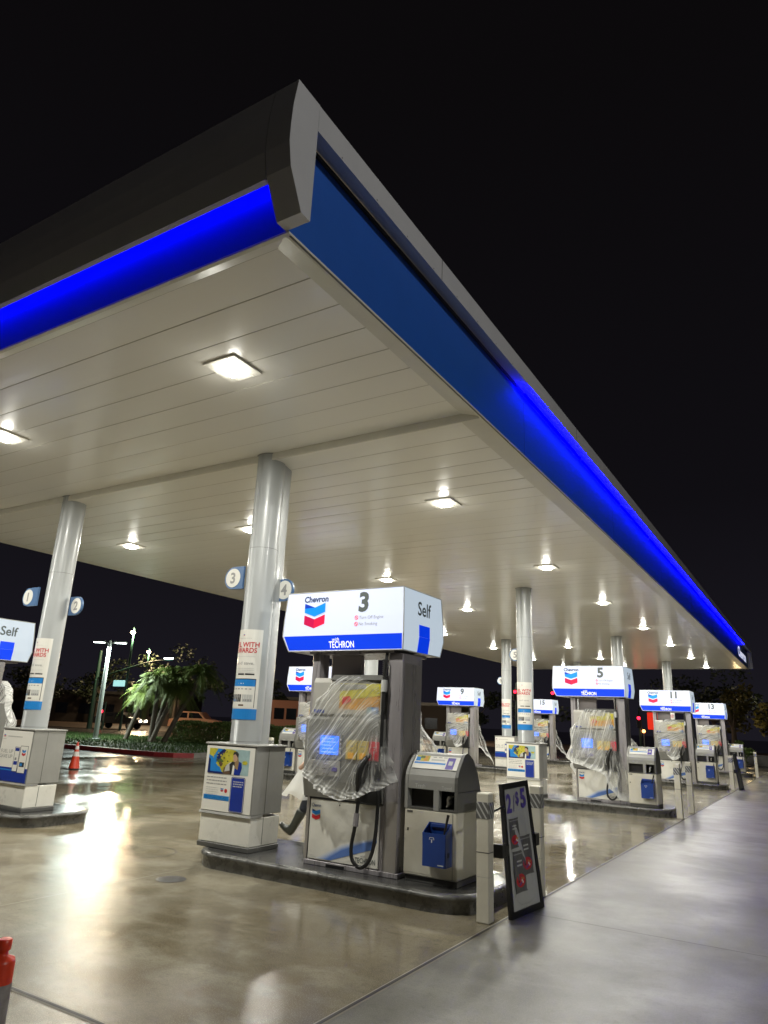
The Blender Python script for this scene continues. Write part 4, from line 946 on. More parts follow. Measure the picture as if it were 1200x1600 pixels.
# ================================================================ 2/$5 FRAME SIGN
def make_frame_sign(label, loc, full=True):
    o = thing('poster_frame', label, 'sign', loc, 0, None)
    bl, br, tr, tl = Vector((.035, .10-.38, 0)), Vector((.10, .38, 0)), Vector((-.075, .46, 1.10)), Vector((-.075, -.22, 1.09))
    u = (br-bl); v = (tl-bl); nn = u.cross(v).normalized()
    def P(a, b_, e=0): return (bl*(1-a)+br*a)*(1-b_)+(tl*(1-a)+tr*a)*b_+nn*e
    m = MB(); fw, fh, t = .075, .045, .018
    def slab(a0, a1, b0_, b1, e0, e1, mt, mm):
        q = [(a0, b0_), (a1, b0_), (a1, b1), (a0, b1)]; V = [P(a, b_, e0) for a, b_ in q]+[P(a, b_, e1) for a, b_ in q]
        mm.add(V, [(3, 2, 1, 0), (4, 5, 6, 7), (0, 1, 5, 4), (1, 2, 6, 5), (2, 3, 7, 6), (3, 0, 4, 7)], mt)
    slab(0, 1, 0, fh, -t, t, 'black', m); slab(0, 1, 1-fh, 1, -t, t, 'black', m); slab(0, fw, fh, 1-fh, -t, t, 'black', m); slab(1-fw, 1, fh, 1-fh, -t, t, 'black', m); m.build('frame', o)
    m = MB(); slab(fw, 1-fw, fh, 1-fh, -.004, .004, 'poster_pale', m)
    U = (P(.6, .5)-P(.4, .5)).normalized(); V = (P(.5, .6)-P(.5, .4)).normalized(); wd = u.length; ht = v.length
    def L(a, b_, e): return P(a, b_, .004+e)
    if full:
        c0 = lambda cx, cz: (lambda a, b_: P(cx+a/wd, cz+b_/ht, .0065))
        m.text('2', (0, 0, 0), U, V, .22, 'p_purple', bold=.035, width=.125, fn=c0(.23, .77)); m.text('/', (0, 0, 0), U, V, .20, 'p_purple', width=.05, fn=c0(.41, .77)); m.text('$', (0, 0, 0), U, V, .15, 'p_purple', bold=.02, width=.085, fn=c0(.545, .825)); m.text('5', (0, 0, 0), U, V, .23, 'p_purple', bold=.035, width=.13, fn=c0(.77, .79))
        def bag(x, z, w, h, cm, e, name=None):
            pts = [(x, z), (x+w*.08, z+h*.05), (x+w*.02, z+h*.5), (x+w*.06, z+h*.95), (x, z+h), (x+w*.5, z+h*.985), (x+w, z+h), (x+w*.94, z+h*.95), (x+w*.98, z+h*.5), (x+w*.93, z+h*.05), (x+w, z), (x+w*.5, z+h*.015)]
            m.face([P(a, b_, e) for a, b_ in pts], 'bag_gray')
            m.face([P(x+w*(.5+.38*math.cos(k*PI/7)), z+h*(.28+.16*math.sin(k*PI/7)), e+.0006) for k in range(14)], cm)
            for q in range(9):
                ax, az = x+w*(.5+.24*math.cos(q*2.4)*(.4+.07*q)), z+h*(.28+.11*math.sin(q*2.4)*(.4+.07*q)); m.face([P(ax+w*.055*math.cos(k*PI/4), az+h*.03*math.sin(k*PI/4), e+.0012+q*.0001) for k in range(8)], ('p_white', 'p_red', 'p_purple', 'p_orange', 'p_black')[q % 5])
            for i in range(2):
                m.face([P(x+w*.3, z+h*(.62+i*.1), e+.0008), P(x+w*.72, z+h*(.62+i*.1), e+.0008), P(x+w*.72, z+h*(.66+i*.1), e+.0008), P(x+w*.3, z+h*(.66+i*.1), e+.0008)], 'p_lightgray')
            m.face([P(x+w*.08, z+h*.90, e+.0007), P(x+w*.92, z+h*.90, e+.0007), P(x+w*.92, z+h*.93, e+.0007), P(x+w*.08, z+h*.93, e+.0007)], 'p_gray')
        bag(.17, .49, .34, .23, 'p_red', .0065); bag(.46, .27, .40, .30, 'p_red', .0068); bag(.20, .16, .38, .31, 'p_red', .0075)
        mm = [(.2, .16), (.24, .11), (.34, .075), (.6, .07), (.76, .09), (.82, .15), (.83, .3)]
        for (a, b_), (c_, d) in zip(mm, mm[1:]): m.face([P(a, b_, .0062), P(c_, d, .0062), P(c_, d+.004, .0062), P(a, b_+.004, .0062)], 'p_gray')
    m.build('poster', o)
    m = MB(); m.box(-.075, .03, -.43, -.375, .50, .61, 'black', .004); m.box(-.02, .03, -.374, -.27, .51, .60, 'black', .004); m.build('clamp', o); m = MB(); m.box(-.07, .04, .40, .50, .51, .62, 'black', .004); m.build('clamp', o); m = MB(); m.tube([(-.09, -.42, .86), (-.05, -.22, .90)], .010, 'rubber', 6) ; m.build('strap', o)
    return o
mat('poster_pale', (.52, .53, .52), .25, var=.12, vscale=4, coat=.6)
mat('bag_gray', (.13, .13, .13), .35, var=.4, vscale=20, coat=.3)
make_frame_sign('black framed poster reading 2/$5 clamped between two white bollards', (-2.545, 6.66, 0))
make_frame_sign('narrow dark poster frame seen edge on at the pump 11 island bollard', (-2.50, 26.2, 0), False)

# ================================================================ CONES
m = MB(); o = thing('traffic_cone', 'orange traffic cone with two white bands out on the forecourt', 'traffic cone', (-17.7, 12.86, 0))
m.box(-.19, .19, -.19, .19, 0, .03, 'black', .01); m.build('cone_base', o)
m = MB(); R = lambda z: .14-.14*.83*(z-.03)/.68
def ring(z0, z1, mt): m.lathe([(R(z0), z0), (R(z1), z1)], mt, 0, 0, 20)
for a, b_, mt in ((.03, .34, 'orange_plastic'), (.34, .46, 'cone_white'), (.46, .52, 'orange_plastic'), (.52, .61, 'cone_white'), (.61, .71, 'orange_plastic')): ring(a, b_, mt)
m.lathe([(R(.71), .71), (.0005, .71)], 'orange_plastic', 0, 0, 20); m.build('cone_body', o)
m = MB(); o = thing('channelizer_post', 'red topped marker post with gray reflective bands at the lower left corner', 'marker post', (-2.905, 1.925, 0))
m.lathe([(.052, .03), (.050, .62), (.046, .635), (.02, .645), (.018, .66), (.026, .665), (.027, .70), (.02, .705), (.0005, .705)], 'orange_plastic', 0, 0, 24); m.build('post_body', o)
m = MB(); m.lathe([(.0525, .38), (.0517, .55)], 'reflective', 0, 0, 24); m.build('reflective_band', o)
m = MB(); m.lathe([(.0535, .12), (.0527, .33)], 'reflective', 0, 0, 24); m.build('reflective_band', o)
m = MB(); m.box(-.2, .2, -.2, .2, .001, .035, 'rubber', .01); m.build('post_base', o)

# ================================================================ PERSON (mostly hidden behind pump 3)
def skinned(name, verts, edges, radii, mt, parent, sub=2):
    me = bpy.data.meshes.new(name); me.from_pydata(verts, edges, []); o = bpy.data.objects.new(name, me); C.objects.link(o)
    md = o.modifiers.new('skin', 'SKIN'); 
    for i, r in enumerate(radii): me.skin_vertices[0].data[i].radius = (r if isinstance(r, tuple) else (r, r))
    me.skin_vertices[0].data[0].use_root = True
    ss = o.modifiers.new('s', 'SUBSURF'); ss.levels = sub; ss.render_levels = sub
    me.materials.append(M[mt]); bpy.context.view_layer.update()
    dg = bpy.context.evaluated_depsgraph_get(); m2 = bpy.data.meshes.new_from_object(o.evaluated_get(dg)); o.modifiers.clear(); o.data = m2
    m2.materials.clear(); m2.materials.append(M[mt]); m2.polygons.foreach_set('use_smooth', [True]*len(m2.polygons))
    o.parent = parent; return o
# walks towards local -x ; heel of the leading foot at the origin
per = thing('person', 'person in dark rain boots striding behind pump 3, one boot showing', 'person', (-6.43, 8.25, 0), math.radians(8))
V = [(.50, 0, .92), (.50, 0, 1.12), (.49, 0, 1.32), (.48, 0, 1.43), (.46, 0, 1.52), (.45, 0, 1.60), (.44, 0, 1.70),
     (.48, .17, 1.38), (.56, .21, 1.12), (.42, .23, .92), (.36, .22, .84), (.48, -.17, 1.38), (.38, -.21, 1.13), (.24, -.22, .98), (.17, -.21, .93),
     (.47, -.09, .86), (.245, -.09, .46), (.05, -.09, .11), (.53, .09, .86), (.68, .09, .46), (.93, .09, .14)]
E_ = [(0, 1), (1, 2), (2, 3), (3, 4), (4, 5), (5, 6), (3, 7), (7, 8), (8, 9), (9, 10), (3, 11), (11, 12), (12, 13), (13, 14), (0, 15), (15, 16), (16, 17), (0, 18), (18, 19), (19, 20)]
RR = [(.15, .11), (.14, .10), (.17, .11), (.12, .09), .055, (.08, .085), (.085, .09), .06, .045, .035, .03, .06, .045, .035, .03, .075, .045, .03, .075, .045, .03]
skinned('body', V, E_, RR, 'skin', per)
skinned('jacket', V[:4]+[V[7], V[8], (.44, .228, .96), V[11], V[12], (.26, -.22, 1.0), (.50, 0, .84)], [(0, 1), (1, 2), (2, 3), (3, 4), (4, 5), (5, 6), (3, 7), (7, 8), (8, 9), (0, 10)], [(.175, .135), (.165, .125), (.19, .13), (.10, .09), .08, .062, .05, .08, .062, .05, (.18, .14)], 'jacket', per)
skinned('trousers', [(.50, 0, .90), V[15], V[16], (.20, -.09, .37), V[18], V[19], (.71, .09, .42)], [(0, 1), (1, 2), (2, 3), (0, 4), (4, 5), (5, 6)], [(.16, .12), .11, .08, .075, .11, .08, .075], 'trousers', per)
for nm, K, A, T, dz in (('boot', (.215, -.09, .42), (.035, -.09, .10), (-.145, -.09, .21), 0), ('boot', (.72, .09, .40), (.93, .09, .15), (.83, .09, .03), 0)):
    K, A, T = Vector(K), Vector(A), Vector(T); heel = A+(A-K).normalized()*.045
    skinned(nm, [K, K*.5+A*.5, A, A*.45+T*.55, T, heel], [(0, 1), (1, 2), (2, 3), (3, 4), (2, 5)], [.082, .065, .052, .045, .034, .045], 'boot', per)
m = MB(); n_ = 48; vs = []; rws = [(1.47, .10, .46), (1.40, .24, .46), (1.15, .27, .44), (.90, .33, .41), (.72, .40, .37), (.58, .45, .33)]
for z, r_, cx_ in rws:
    for k in range(n_):
        a = 2*PI*k/n_; f_ = 1+(.10*math.sin(a*7)+.06*math.sin(a*13+z*5))*(1.47-z); vs.append((cx_+r_*f_*math.cos(a), r_*.72*f_*math.sin(a), z+.03*math.sin(a*5)*(1.47-z)))
m.add(vs, [(i*n_+k, i*n_+(k+1) % n_, (i+1)*n_+(k+1) % n_, (i+1)*n_+k) for i in range(5) for k in range(n_)], 'poncho', True); m.build('rain_poncho', per)
m = MB(); m.ball((.43, 0, 1.715), .10, 'hair', 14, 1.05); m.build('hair', per)
m = MB(); m.ball((.355, -.03, 1.69), .01, 'black', 6); m.ball((.355, .03, 1.69), .01, 'black', 6); m.ball((.345, 0, 1.66), .014, 'skin', 6); m.box(.352, .36, -.025, .025, 1.615, 1.621, 'logo_red_dark'); m.build('face', per)

# ================================================================ BACKGROUND: verge, plants, street
b = MB(); gp = [(-60, 19.15), (-21.6, 19.15), (-20.9, 19.4), (-20.7, 20.1), (-21.2, 23), (-17.5, 30.5), (-30, 31), (-60, 27)]
b.face([(x, y, .14) for x, y in gp], 'grass_base'); struct(b.build('verge_ground'))
def kerb_run(pts, mt, name):
    b = MB(); P = [Vector((x, y)) for x, y in pts]; out = []
    for i, p in enumerate(P):
        d = (P[min(i+1, len(P)-1)]-P[max(i-1, 0)]).normalized(); out.append(Vector((-d.y, d.x))*.16)
    for i in range(len(P)-1):
        p, q, a, c_ = P[i], P[i+1], P[i]+out[i], P[i+1]+out[i+1]
        b.face([(p.x, p.y, 0), (q.x, q.y, 0), (q.x, q.y, .16), (p.x, p.y, .16)], mt); b.face([(p.x, p.y, .16), (q.x, q.y, .16), (c_.x, c_.y, .16), (a.x, a.y, .16)], mt)
        b.face([(a.x, a.y, .16), (c_.x, c_.y, .16), (c_.x, c_.y, .0), (a.x, a.y, 0)], mt)
    return struct(b.build(name))
kerb_run([(-60, 19), (-40, 19), (-30, 19), (-21.6, 19), (-20.8, 19.25), (-20.4, 19.9)], 'red_kerb', 'red_kerb')
kerb_run([(-20.4, 19.9), (-20.55, 21.5), (-20.9, 23), (-17.2, 30.6)], 'kerb', 'kerb')
rg = random.Random(11); b = MB(); vs = []; fs = []
def inpoly(x, y, P):
    c_ = False
    for i in range(len(P)):
        (x1, y1), (x2, y2) = P[i], P[i-1]
        if (y1 > y) != (y2 > y) and x < (x2-x1)*(y-y1)/(y2-y1)+x1: c_ = not c_
    return c_
cnt = 0
while cnt < 16000:
    x, y = rg.uniform(-42, -17.5), rg.uniform(19.2, 31)
    if not inpoly(x, y, gp): continue
    h = rg.uniform(.05, .12); a = rg.uniform(0, PI); dx, dy = .02*math.cos(a), .02*math.sin(a); k = len(vs)
    vs += [(x-dx, y-dy, .14), (x+dx, y+dy, .14), (x+rg.uniform(-.03, .03), y+rg.uniform(-.03, .03), .14+h)]; fs.append((k, k+1, k+2)); cnt += 1
b.add(vs, fs, 'grass'); g = b.build('grass'); g['kind'] = 'stuff'

def leaf_cloud(m, centre, size, n, leaf, mt, rr, shell=.5):
    cx_, cy_, cz_ = centre; sx_, sy_, sz_ = size; vs = []; fs = []
    clumps = [(rr.gauss(0, .45), rr.gauss(0, .45), rr.gauss(0, .42), rr.uniform(.25, .45)) for _ in range(14)]
    for _ in range(n):
        c_ = rr.choice(clumps); d = Vector((rr.gauss(0, 1), rr.gauss(0, 1), rr.gauss(0, 1))).normalized()*c_[3]*rr.uniform(shell, 1)
        p = Vector((cx_+(c_[0]+d.x)*sx_, cy_+(c_[1]+d.y)*sy_, cz_+(c_[2]+d.z)*sz_))
        a = Vector((rr.gauss(0, 1), rr.gauss(0, 1), rr.gauss(0, .6))).normalized()*leaf*rr.uniform(.6, 1.3); b_ = a.cross(Vector((rr.gauss(0, 1), rr.gauss(0, 1), rr.gauss(0, 1)))).normalized()*leaf*.5
        k = len(vs); vs += [p-a, p+b_, p+a, p-b_]; fs.append((k, k+1, k+2, k+3))
    m.add(vs, fs, mt)
def box_hedge(label, p, q, w, h, n, seed):
    rr = random.Random(seed); o = thing('hedge', label, 'hedge', ((p[0]+q[0])/2, (p[1]+q[1])/2, .12)); m = MB()
    P, Q = Vector(p), Vector(q); d = (Q-P); L = d.length; d.normalize(); nr = Vector((-d.y, d.x)); C0 = (P+Q)/2; vs = []; fs = []
    for _ in range(n):
        t = rr.uniform(-L/2, L/2); s_ = rr.uniform(-w/2, w/2); z = rr.uniform(0, h)
        f_ = rr.random()
        if f_ < .45: s_ = -w/2+rr.uniform(-.06, .1)
        elif f_ < .8: z = h+rr.uniform(-.1, .08+.06*math.sin(t*3))
        c2 = d*t+nr*s_; pp = Vector((c2.x, c2.y, z)); a = Vector((rr.gauss(0, 1), rr.gauss(0, 1), rr.gauss(0, 1))).normalized()*.055; b_ = a.cross(Vector((rr.gauss(0, 1), rr.gauss(0, 1), rr.gauss(0, 1)))).normalized()*.032
        k = len(vs); vs += [pp-a, pp+b_, pp+a, pp-b_]; fs.append((k, k+1, k+2, k+3))
    m.add(vs, fs, 'leaf'); m.build('foliage', o)
    m = MB()
    for i in range(int(L/.5)):
        c2 = d*(-L/2+.25+i*.5); m.tube([(c2.x, c2.y, 0), (c2.x+.05, c2.y, h*.7)], .02, 'bark', 6)
    m.build('stem', o)
box_hedge('clipped green hedge on the verge behind the first silver column', (-29.4, 27.4), (-20.6, 29.0), 1.3, 1.0, 16000, 5)

def palm(label, base, lean, h, seed, nf=34, fl=1.35):
    rr = random.Random(seed); o = thing('palm_tree', label, 'palm tree', (*base, .14), 0, 'small palms in a clump on the verge')
    path = spline([(0, 0, 0), (lean[0]*.35, lean[1]*.35, h*.35), (lean[0]*.8, lean[1]*.8, h*.75), (lean[0], lean[1], h)], 6); n = len(path)
    m = MB(); m.tube(path, [.13-.04*i/n+.008*(i % 2) for i in range(n)], 'bark', 9); m.build('trunk', o)
    m = MB(); top = Vector((lean[0], lean[1], h))
    for k in range(nf):
        az = rr.uniform(0, 2*PI); el = rr.uniform(.05, 1.25); L = fl*rr.uniform(.8, 1.15); hd = Vector((math.cos(az), math.sin(az), 0)); side = Vector((-math.sin(az), math.cos(az), 0))
        pts = []
        for i in range(11):
            t = i/10; pts.append(top+hd*(L*t*math.cos(el*(1-.2*t)))+Vector((0, 0, L*(t*math.sin(el)-(1.05-.3*el)*t*t))))
        m.tube(pts, [.010*(1-.8*i/10) for i in range(11)], 'palm_leaf', 4, False)
        vs = []; fs = []
        for i in range(2, 44):
            t = i/44*10; a = int(t); p = pts[a].lerp(pts[min(a+1, 10)], t-a); d = (pts[min(a+1, 10)]-pts[a]).normalized(); ll = .30*math.sin(PI*min(1, (i+4)/50))+.05
            for sg_ in (-1, 1):
                tip = p+side*sg_*ll*.75+d*ll*.55+Vector((0, 0, -ll*rr.uniform(.15, .6))); q = len(vs); vs += [p-d*.011, p+d*.011, tip]; fs.append((q, q+1, q+2))
        m.add(vs, fs, 'palm_leaf')
    m.build('crown', o); return o
palm('palm leaning left, lowest and leftmost of the verge palm clump', (-31.4, 25.6), (.7, .3), 2.35, 21, 64, 1.4)
palm('upright palm with slim trunk second from the left in the clump', (-28.9, 25.1), (-.25, .3), 3.0, 22, 60, 1.4)
palm('dark trunked palm in the middle of the verge clump', (-29.0, 25.3), (.0, .8), 3.3, 23, 60, 1.5)
palm('palm leaning right out of the verge clump', (-28.7, 25.0), (.3, .9), 2.7, 24, 60, 1.5)
palm('palm farthest right in the clump above the hedge', (-28.5, 25.6), (.7, 1.3), 3.5, 25, 60, 1.6)

# car park lamp
o = thing('lamp_post', 'gray lamp post with two bright white heads beside the palms', 'lamp post', (-31.45, 23.8, .14))
m = MB(); m.tube([(0, 0, 0), (0, 0, 4.95)], [.13, .085], 'pole_gray', 12); m.box(-.2, .2, -.2, .2, 0, .06, 'pole_gray', .01); m.build('pole', o)
for sg_, nm in ((-1, 'lamp_head'), (1, 'lamp_head')):
    d = Vector((.85, .53, 0))*sg_
    m = MB(); m.tube([(0, 0, 4.82), (d.x*.25, d.y*.25, 4.84)], .03, 'pole_gray', 6)
    a = d*.25; q = d*.85; s_ = Vector((-d.y, d.x, 0))*.14
    for z0, z1, mt in ((4.84, 4.90, 'pole_gray'),):
        V8 = [a-s_, q-s_, q+s_, a+s_]; vv = [(p.x, p.y, z0) for p in V8]+[(p.x, p.y, z1) for p in V8]
        m.add(vv, [(3, 2, 1, 0), (4, 5, 6, 7), (0, 1, 5, 4), (1, 2, 6, 5), (2, 3, 7, 6), (3, 0, 4, 7)], mt)
    hd = m.build('lamp_head', o)
    m = MB(); a = d*.3; q = d*.82; s_ = Vector((-d.y, d.x, 0))*.11; m.add([(p.x, p.y, z) for z in (4.815, 4.838) for p in (a-s_, q-s_, q+s_, a+s_)], [(3, 2, 1, 0), (4, 5, 6, 7), (0, 1, 5, 4), (1, 2, 6, 5), (2, 3, 7, 6), (3, 0, 4, 7)], 'cool_lamp'); m.build('lens', hd)
area('lamp_post_beam', (-31.45+.5, 23.8+.3, 4.78), .8, .3, 620, (.85, 1, .92)); area('lamp_post_beam', (-31.45-.5, 23.8-.3, 4.78), .8, .3, 480, (.85, 1, .92))

# road beyond
b = MB()
def strip3(p, q, w, mt, z, name=None):
    P, Q = Vector(p), Vector(q); d = (Q-P).normalized(); nr = Vector((-d.y, d.x))*w/2
    b.face([(P.x-nr.x, P.y-nr.y, z), (Q.x-nr.x, Q.y-nr.y, z), (Q.x+nr.x, Q.y+nr.y, z), (P.x+nr.x, P.y+nr.y, z)], mt)
mat('road_sodium_brown', (.11, .075, .055), .6, var=.3, vscale=.3, stretch=(.2, 1, 1)); mat('road_line', (.4, .32, .22), .6)  # brown of the sodium street light put into the road colour
# the avenue crosses behind the verge, heading right and away
RD0, RD1 = (-140, 12), (60, 112)
strip3(RD0, RD1, 24, 'road_sodium_brown', .004); struct(b.build('road'))
b = MB(); dvec = (Vector(RD1)-Vector(RD0)).normalized(); nv = Vector((-dvec.y, dvec.x))
for off in (-11, -7, -3.4, 0, 3.4, 7, 11): strip3(Vector(RD0)+nv*off, Vector(RD1)+nv*off, .16, 'road_line', .010)
struct(b.build('road_markings'))
# street lamps and signals on the far side
def street_lamp(label, x, y, z, mt, power, col, r=.16):
    o = thing('street_lamp', label, 'street lamp', (x, y, 0), 0, 'street lamps along the avenue')
    m = MB(); m.tube([(0, 0, 0), (0, 0, z+.3), (.3, -.3, z+.5)], [.11, .08, .06], 'pole_green', 8); m.build('pole', o)
    m = MB(); m.ball((.45, -.45, z), r, mt, 12, .7); m.build('lantern', o)
    point('street_lamp_glow', (x+.45, y-.45, z-.4), power, col, .2)
street_lamp('warm street lamp, upper one above the palms against the dark sky', -50.4, 40.4, 8.1, 'warm_lamp', 2400, (1, .72, .42), .2)
street_lamp('warm street lamp, lower one just above the palm crowns', -71.9, 60.4, 8.8, 'warm_lamp', 3500, (1, .72, .42), .24)
street_lamp('street lamp seen beside the right mast of pump 3', -33.6, 60.4, 6.3, 'warm_lamp', 3500, (1, .8, .55), .15)
street_lamp('distant street lamp at the far right edge beyond the canopy end', -2.6, 75, 7.0, 'warm_lamp', 400, (1, .8, .55), .12)
def signal(label, x, y, z, mt='red_lamp', k=0):
    o = thing('traffic_light', label, 'traffic light', (x, y, 0), 0, 'traffic lights lit red')
    m = MB(); m.tube([(0, .15, 0), (0, .15, z+.8)], [.1, .07], 'pole_green', 8); m.build('pole', o)
    m = MB(); m.box(-.17, .17, -.1, .1, z-.75, z+.25, 'black', .03); h = m.build('signal_head', o)
    m = MB(); m.ball((0, -.12, z), .13, mt, 12, 1); m.build('red_lens', h)
signal('traffic light glowing red just right of pump 3', -33.1, 60, 4.06)
signal('traffic light glowing red between the far silver columns', -22.9, 60, 4.63)
signal('traffic light glowing red left of the pump 5 sign', -19.5, 60, 4.57)
signal('traffic light glowing red between pump 5 and pump 11', -12.5, 60, 2.74)
signal('traffic light glowing red behind the twin headed lamp post', -52.4, 40, 1.45)
o = thing('signal_mast', 'dark green signal mast with a long arm and lit street name sign', 'traffic mast', (-53.9, 40, 0))
m = MB(); m.tube([(0, 0, 0), (0, 0, 6.6)], [.22, .13], 'pole_green', 10); m.build('pole', o)
m = MB(); m.tube(spline([(0, 0, 4.2), (3.2, 0, 4.9), (6.5, 0, 5.55), (9.0, .2, 5.75)], 5), .07, 'pole_green', 8); m.build('arm', o)
m = MB(); m.box(2.35, 3.75, -.06, .06, 3.55, 4.05, 'teal_sign_lit', .02); s_ = m.build('street_name_sign', o)
m = MB(); m.box(8.3, 9.2, -.12, .12, 5.8, 5.88, 'cool_lamp', .02); m.build('luminaire', o)
# lit red sign, orange lamp
o = thing('lit_sign', 'tall glowing red sign beyond the far pumps', 'sign', (-11.4, 60, 0)); m = MB(); m.box(-.45, .55, -.1, .1, 1.9, 3.2, 'red_sign_lit', .04); m.build('sign_face', o); m = MB(); m.tube([(0, 0, 0), (0, 0, 1.9)], .08, 'pole_gray', 8); m.build('pole', o)
o = thing('marker_lamp', 'small orange lamp low beside the glowing red sign', 'lamp', (-12.2, 60, 0)); m = MB(); m.ball((0, 0, 1.75), .13, 'orange_lamp', 10); m.build('lamp_globe', o); m = MB(); m.tube([(0, 0, 0), (0, 0, 1.65)], .04, 'pole_gray', 8); m.build('pole', o)

# vehicles
def vehicle(name, label, cat, loc, rz, L, H, W_, side, wins, mt, lights=True, wheels=((.2, .33), (.8, .33))):
    o = thing(name, label, cat, loc, rz)
    m = MB(); pts = [(a*L-L/2, b_*H+.28) for a, b_ in side]; m.prism(pts, 'y', -W_/2, W_/2, mt); bd = m.build('body', o)
    for w in wins:
        for s_ in (-1, 1): m = MB(); m.prism([(a*L-L/2, b_*H+.28) for a, b_ in w], 'y', s_*(W_/2+.004), s_*(W_/2+.012), 'glass_dark'); m.build('window', o)
    for a, r in wheels:
        for s_ in (-1, 1):
            m = MB(); x = a*L-L/2; m.prism([(x+r*math.cos(t*PI/9), r+r*math.sin(t*PI/9)) for t in range(18)], 'y', s_*(W_/2-.2), s_*(W_/2+.02), 'tyre'); wh = m.build('wheel', o)
            m = MB(); m.prism([(x+r*.55*math.cos(t*PI/9), r+r*.55*math.sin(t*PI/9)) for t in range(18)], 'y', s_*(W_/2+.021), s_*(W_/2+.03), 'pole_gray'); m.build('rim', wh)
    for s_ in (-1, 1):
        m = MB(); m.ball((L/2+.01, s_*W_*.34, .75), .11, 'headlamp' if lights else 'p_lightgray', 10); m.build('headlight', o)
        m = MB(); m.box(-L/2-.02, -L/2, s_*W_*.4-.08, s_*W_*.4+.08, .8, .95, 'p_red'); m.build('tail_light', o)
    return o
mat('headlamp', (1, 1, 1), .3, emi=(1, .85, .65), es=12)
ang = math.atan2(dvec.y, dvec.x)
suv_side = [(0, .1), (.02, .52), (.12, .58), (.2, .98), (.3, 1), (.62, .98), (.74, .6), (.97, .5), (1, .3), (1, .08)]
suv_w = [[(.17, .62), (.23, .92), (.38, .92), (.38, .62)], [(.41, .62), (.41, .92), (.6, .92), (.7, .62)]]
vehicle('parked_car', 'pale tan sport utility car beyond the hedge', 'car', (-48.6, 47.2, 0), ang, 4.6, 1.5, 1.9, suv_side, suv_w, 'suv_paint', True)
car_side = [(0, .15), (.02, .6), (.2, .68), (.3, .98), (.6, 1), (.76, .66), (.98, .52), (1, .2)]
car_w = [[(.25, .7), (.32, .93), (.45, .94), (.45, .7)], [(.48, .7), (.48, .94), (.6, .93), (.71, .7)]]
vehicle('parked_car', 'dark sedan with lit headlights seen between the palm trunks', 'car', (-54.6, 43.6, 0), ang, 4.5, 1.15, 1.8, car_side, car_w, 'car_dark', True)
bus_side = [(0, .05), (0, .82), (.25, .84), (.29, .98), (.62, .98), (.64, .86), (1, .84), (1, .05)]
bus_w = [[(a, .40), (a, .74), (a+.085, .74), (a+.085, .40)] for a in (.04, .145, .25, .355, .46, .565, .67, .775, .88)]
vehicle('bus', 'salmon pink bus with square dark windows behind pump 3', 'bus', (-42.2, 53.2, 0), ang, 11, 2.9, 2.5, bus_side, bus_w, 'bus_paint', False, ((.18, .48), (.8, .48)))
# buildings and dark trees closing the view
def low_building(label, x, y, w, d, h, mt='building', rz=0):
    o = thing('building', label, 'building', (x, y, 0), rz); m = MB(); m.box(-w/2, w/2, -d/2, d/2, 0, h, mt); m.build('wall', o)
    m = MB(); m.box(-w/2-.3, w/2+.3, -d/2-.3, d/2+.3, h, h+.35, 'gray_dark'); m.build('roof', o)
    for i in range(int(w/3.2)):
        m = MB(); x0 = -w/2+1+i*3.2; m.box(x0, x0+1.6, -d/2-.03, -d/2-.005, 1.0, 2.3, 'glass_dark'); m.build('window', o)
low_building('low dark building across the avenue behind the palms', -88, 62, 34, 8, 3.6, rz=ang)
low_building('low dark building across the avenue behind the bus', -52, 80, 30, 8, 3.8, rz=ang)
def tree(label, x, y, h, r, seed, mt='leaf_dark', n=1600, cat='tree'):
    rr = random.Random(seed); o = thing('tree', label, cat, (x, y, 0), 0, 'dark trees beyond the avenue'); m = MB()
    m.tube([(0, 0, 0), (.1, 0, h*.35), (-.1, .1, h*.7)], [.25, .18, .1], 'bark', 8)
    for k in range(4): a = k*1.6+.4; m.tube([(.1, 0, h*.4), (r*.5*math.cos(a), r*.5*math.sin(a), h*.75)], [.1, .04], 'bark', 6)
    m.build('trunk', o); m = MB(); leaf_cloud(m, (0, 0, h*.68), (r, r, h*.38), n, .22, mt, rr); m.build('crown', o)
labs = ['tall dark tree at the far left behind the first column', 'dark rounded tree left of the twin lamp post', 'dark tree right of the twin lamp post', 'dark tree rising behind the palm clump', 'dark tree between the hedge and the second column', 'dark tree behind the bus', 'dark tree seen left of pump 9', 'dark tree seen between pump 9 and the far columns']
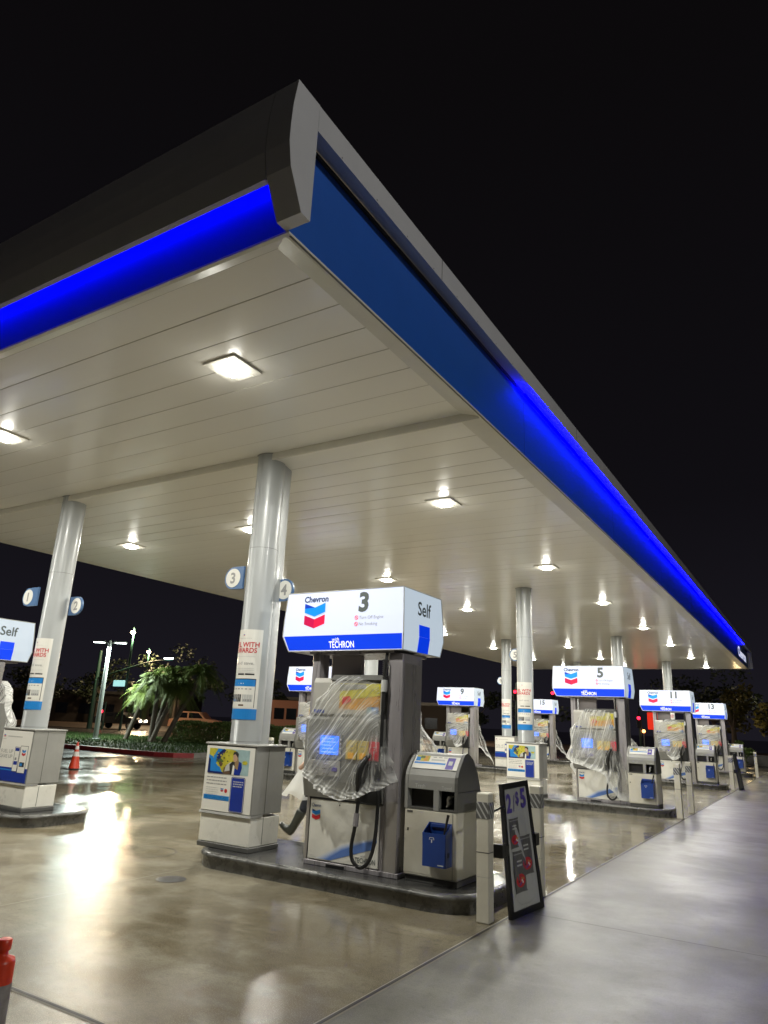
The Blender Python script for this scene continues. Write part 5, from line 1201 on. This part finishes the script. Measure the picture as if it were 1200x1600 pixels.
for i, (x, y, h, r) in enumerate(((-80, 42, 9, 4.5), (-74, 48, 7, 4), (-80, 60, 8, 4.5), (-70, 64, 9.5, 5), (-62, 70, 6, 4), (-55, 88, 6, 4), (-38, 84, 5, 3.5), (-28, 80, 5.5, 4))):
    tree(labs[i], x, y, h, r, 40+i)
tree('gold lit feathery tree beyond pump 13', -6.2, 64, 5.4, 1.6, 60, 'leaf_lit_gold', 600); tree('gold lit feathery tree at the far right edge', -3.1, 60, 4.4, 1.3, 61, 'leaf_lit_gold', 600)
tree('dark tree mass beyond the far end of the canopy', -9, 76, 7, 5, 62); tree('dark tree at the right behind the last bollard', 1.5, 82, 7, 5, 63)
point('added_tree_glow', (-4.8, 57.5, 2.8), 60, (1, .72, .35), .3)  # bare point light added to brighten the gold trees, no fixture
rr = random.Random(77); o = thing('shrub', 'round yellow green shrub right of the last trash unit', 'shrub', (-4.6, 47, 0)); m = MB(); leaf_cloud(m, (0, 0, .8), (1.0, .9, .7), 1200, .09, 'leaf', rr); m.build('foliage', o)
m = MB(); m.tube([(0, 0, 0), (0, 0, .8)], .05, 'bark', 6); m.build('stem', o)
o = thing('low_wall', 'low tan wall behind the last bollards at the right', 'wall', (-3, 49, 0)); m = MB(); m.box(-6, 9, -.15, .15, 0, .55, 'kerb', .02); m.build('wall_face', o); m = MB(); m.box(-6.05, 9.05, -.19, .19, .552, .62, 'kerb', .01); m.build('coping', o)

# car park lamp beside the camera's right, out of frame: it lights the outer fascia and the driveway
o = thing('lamp_post', 'tall car park lamp post right of the driveway, outside the picture', 'lamp post', (9.0, 2.7, 0))
m = MB(); m.tube([(0, 0, 0), (0, 0, 7.3)], [.12, .07], 'pole_gray', 12); m.build('pole', o)
m = MB(); m.box(-.75, .0, -.18, .18, 7.3, 7.38, 'pole_gray', .01); hd = m.build('lamp_head', o)
m = MB(); m.box(-.7, -.1, -.15, .15, 7.25, 7.298, 'cool_lamp'); m.build('lens', hd)
point('lamp_post_glow', (8.6, 2.7, 7.1), 1600, (1, .98, .92), .25)
point('added_verge_fill', (-29.9, 24.2, 4.3), 130, (.88, 1, .85), .2)  # bare point light added to brighten palms and hedge, not a lamp head
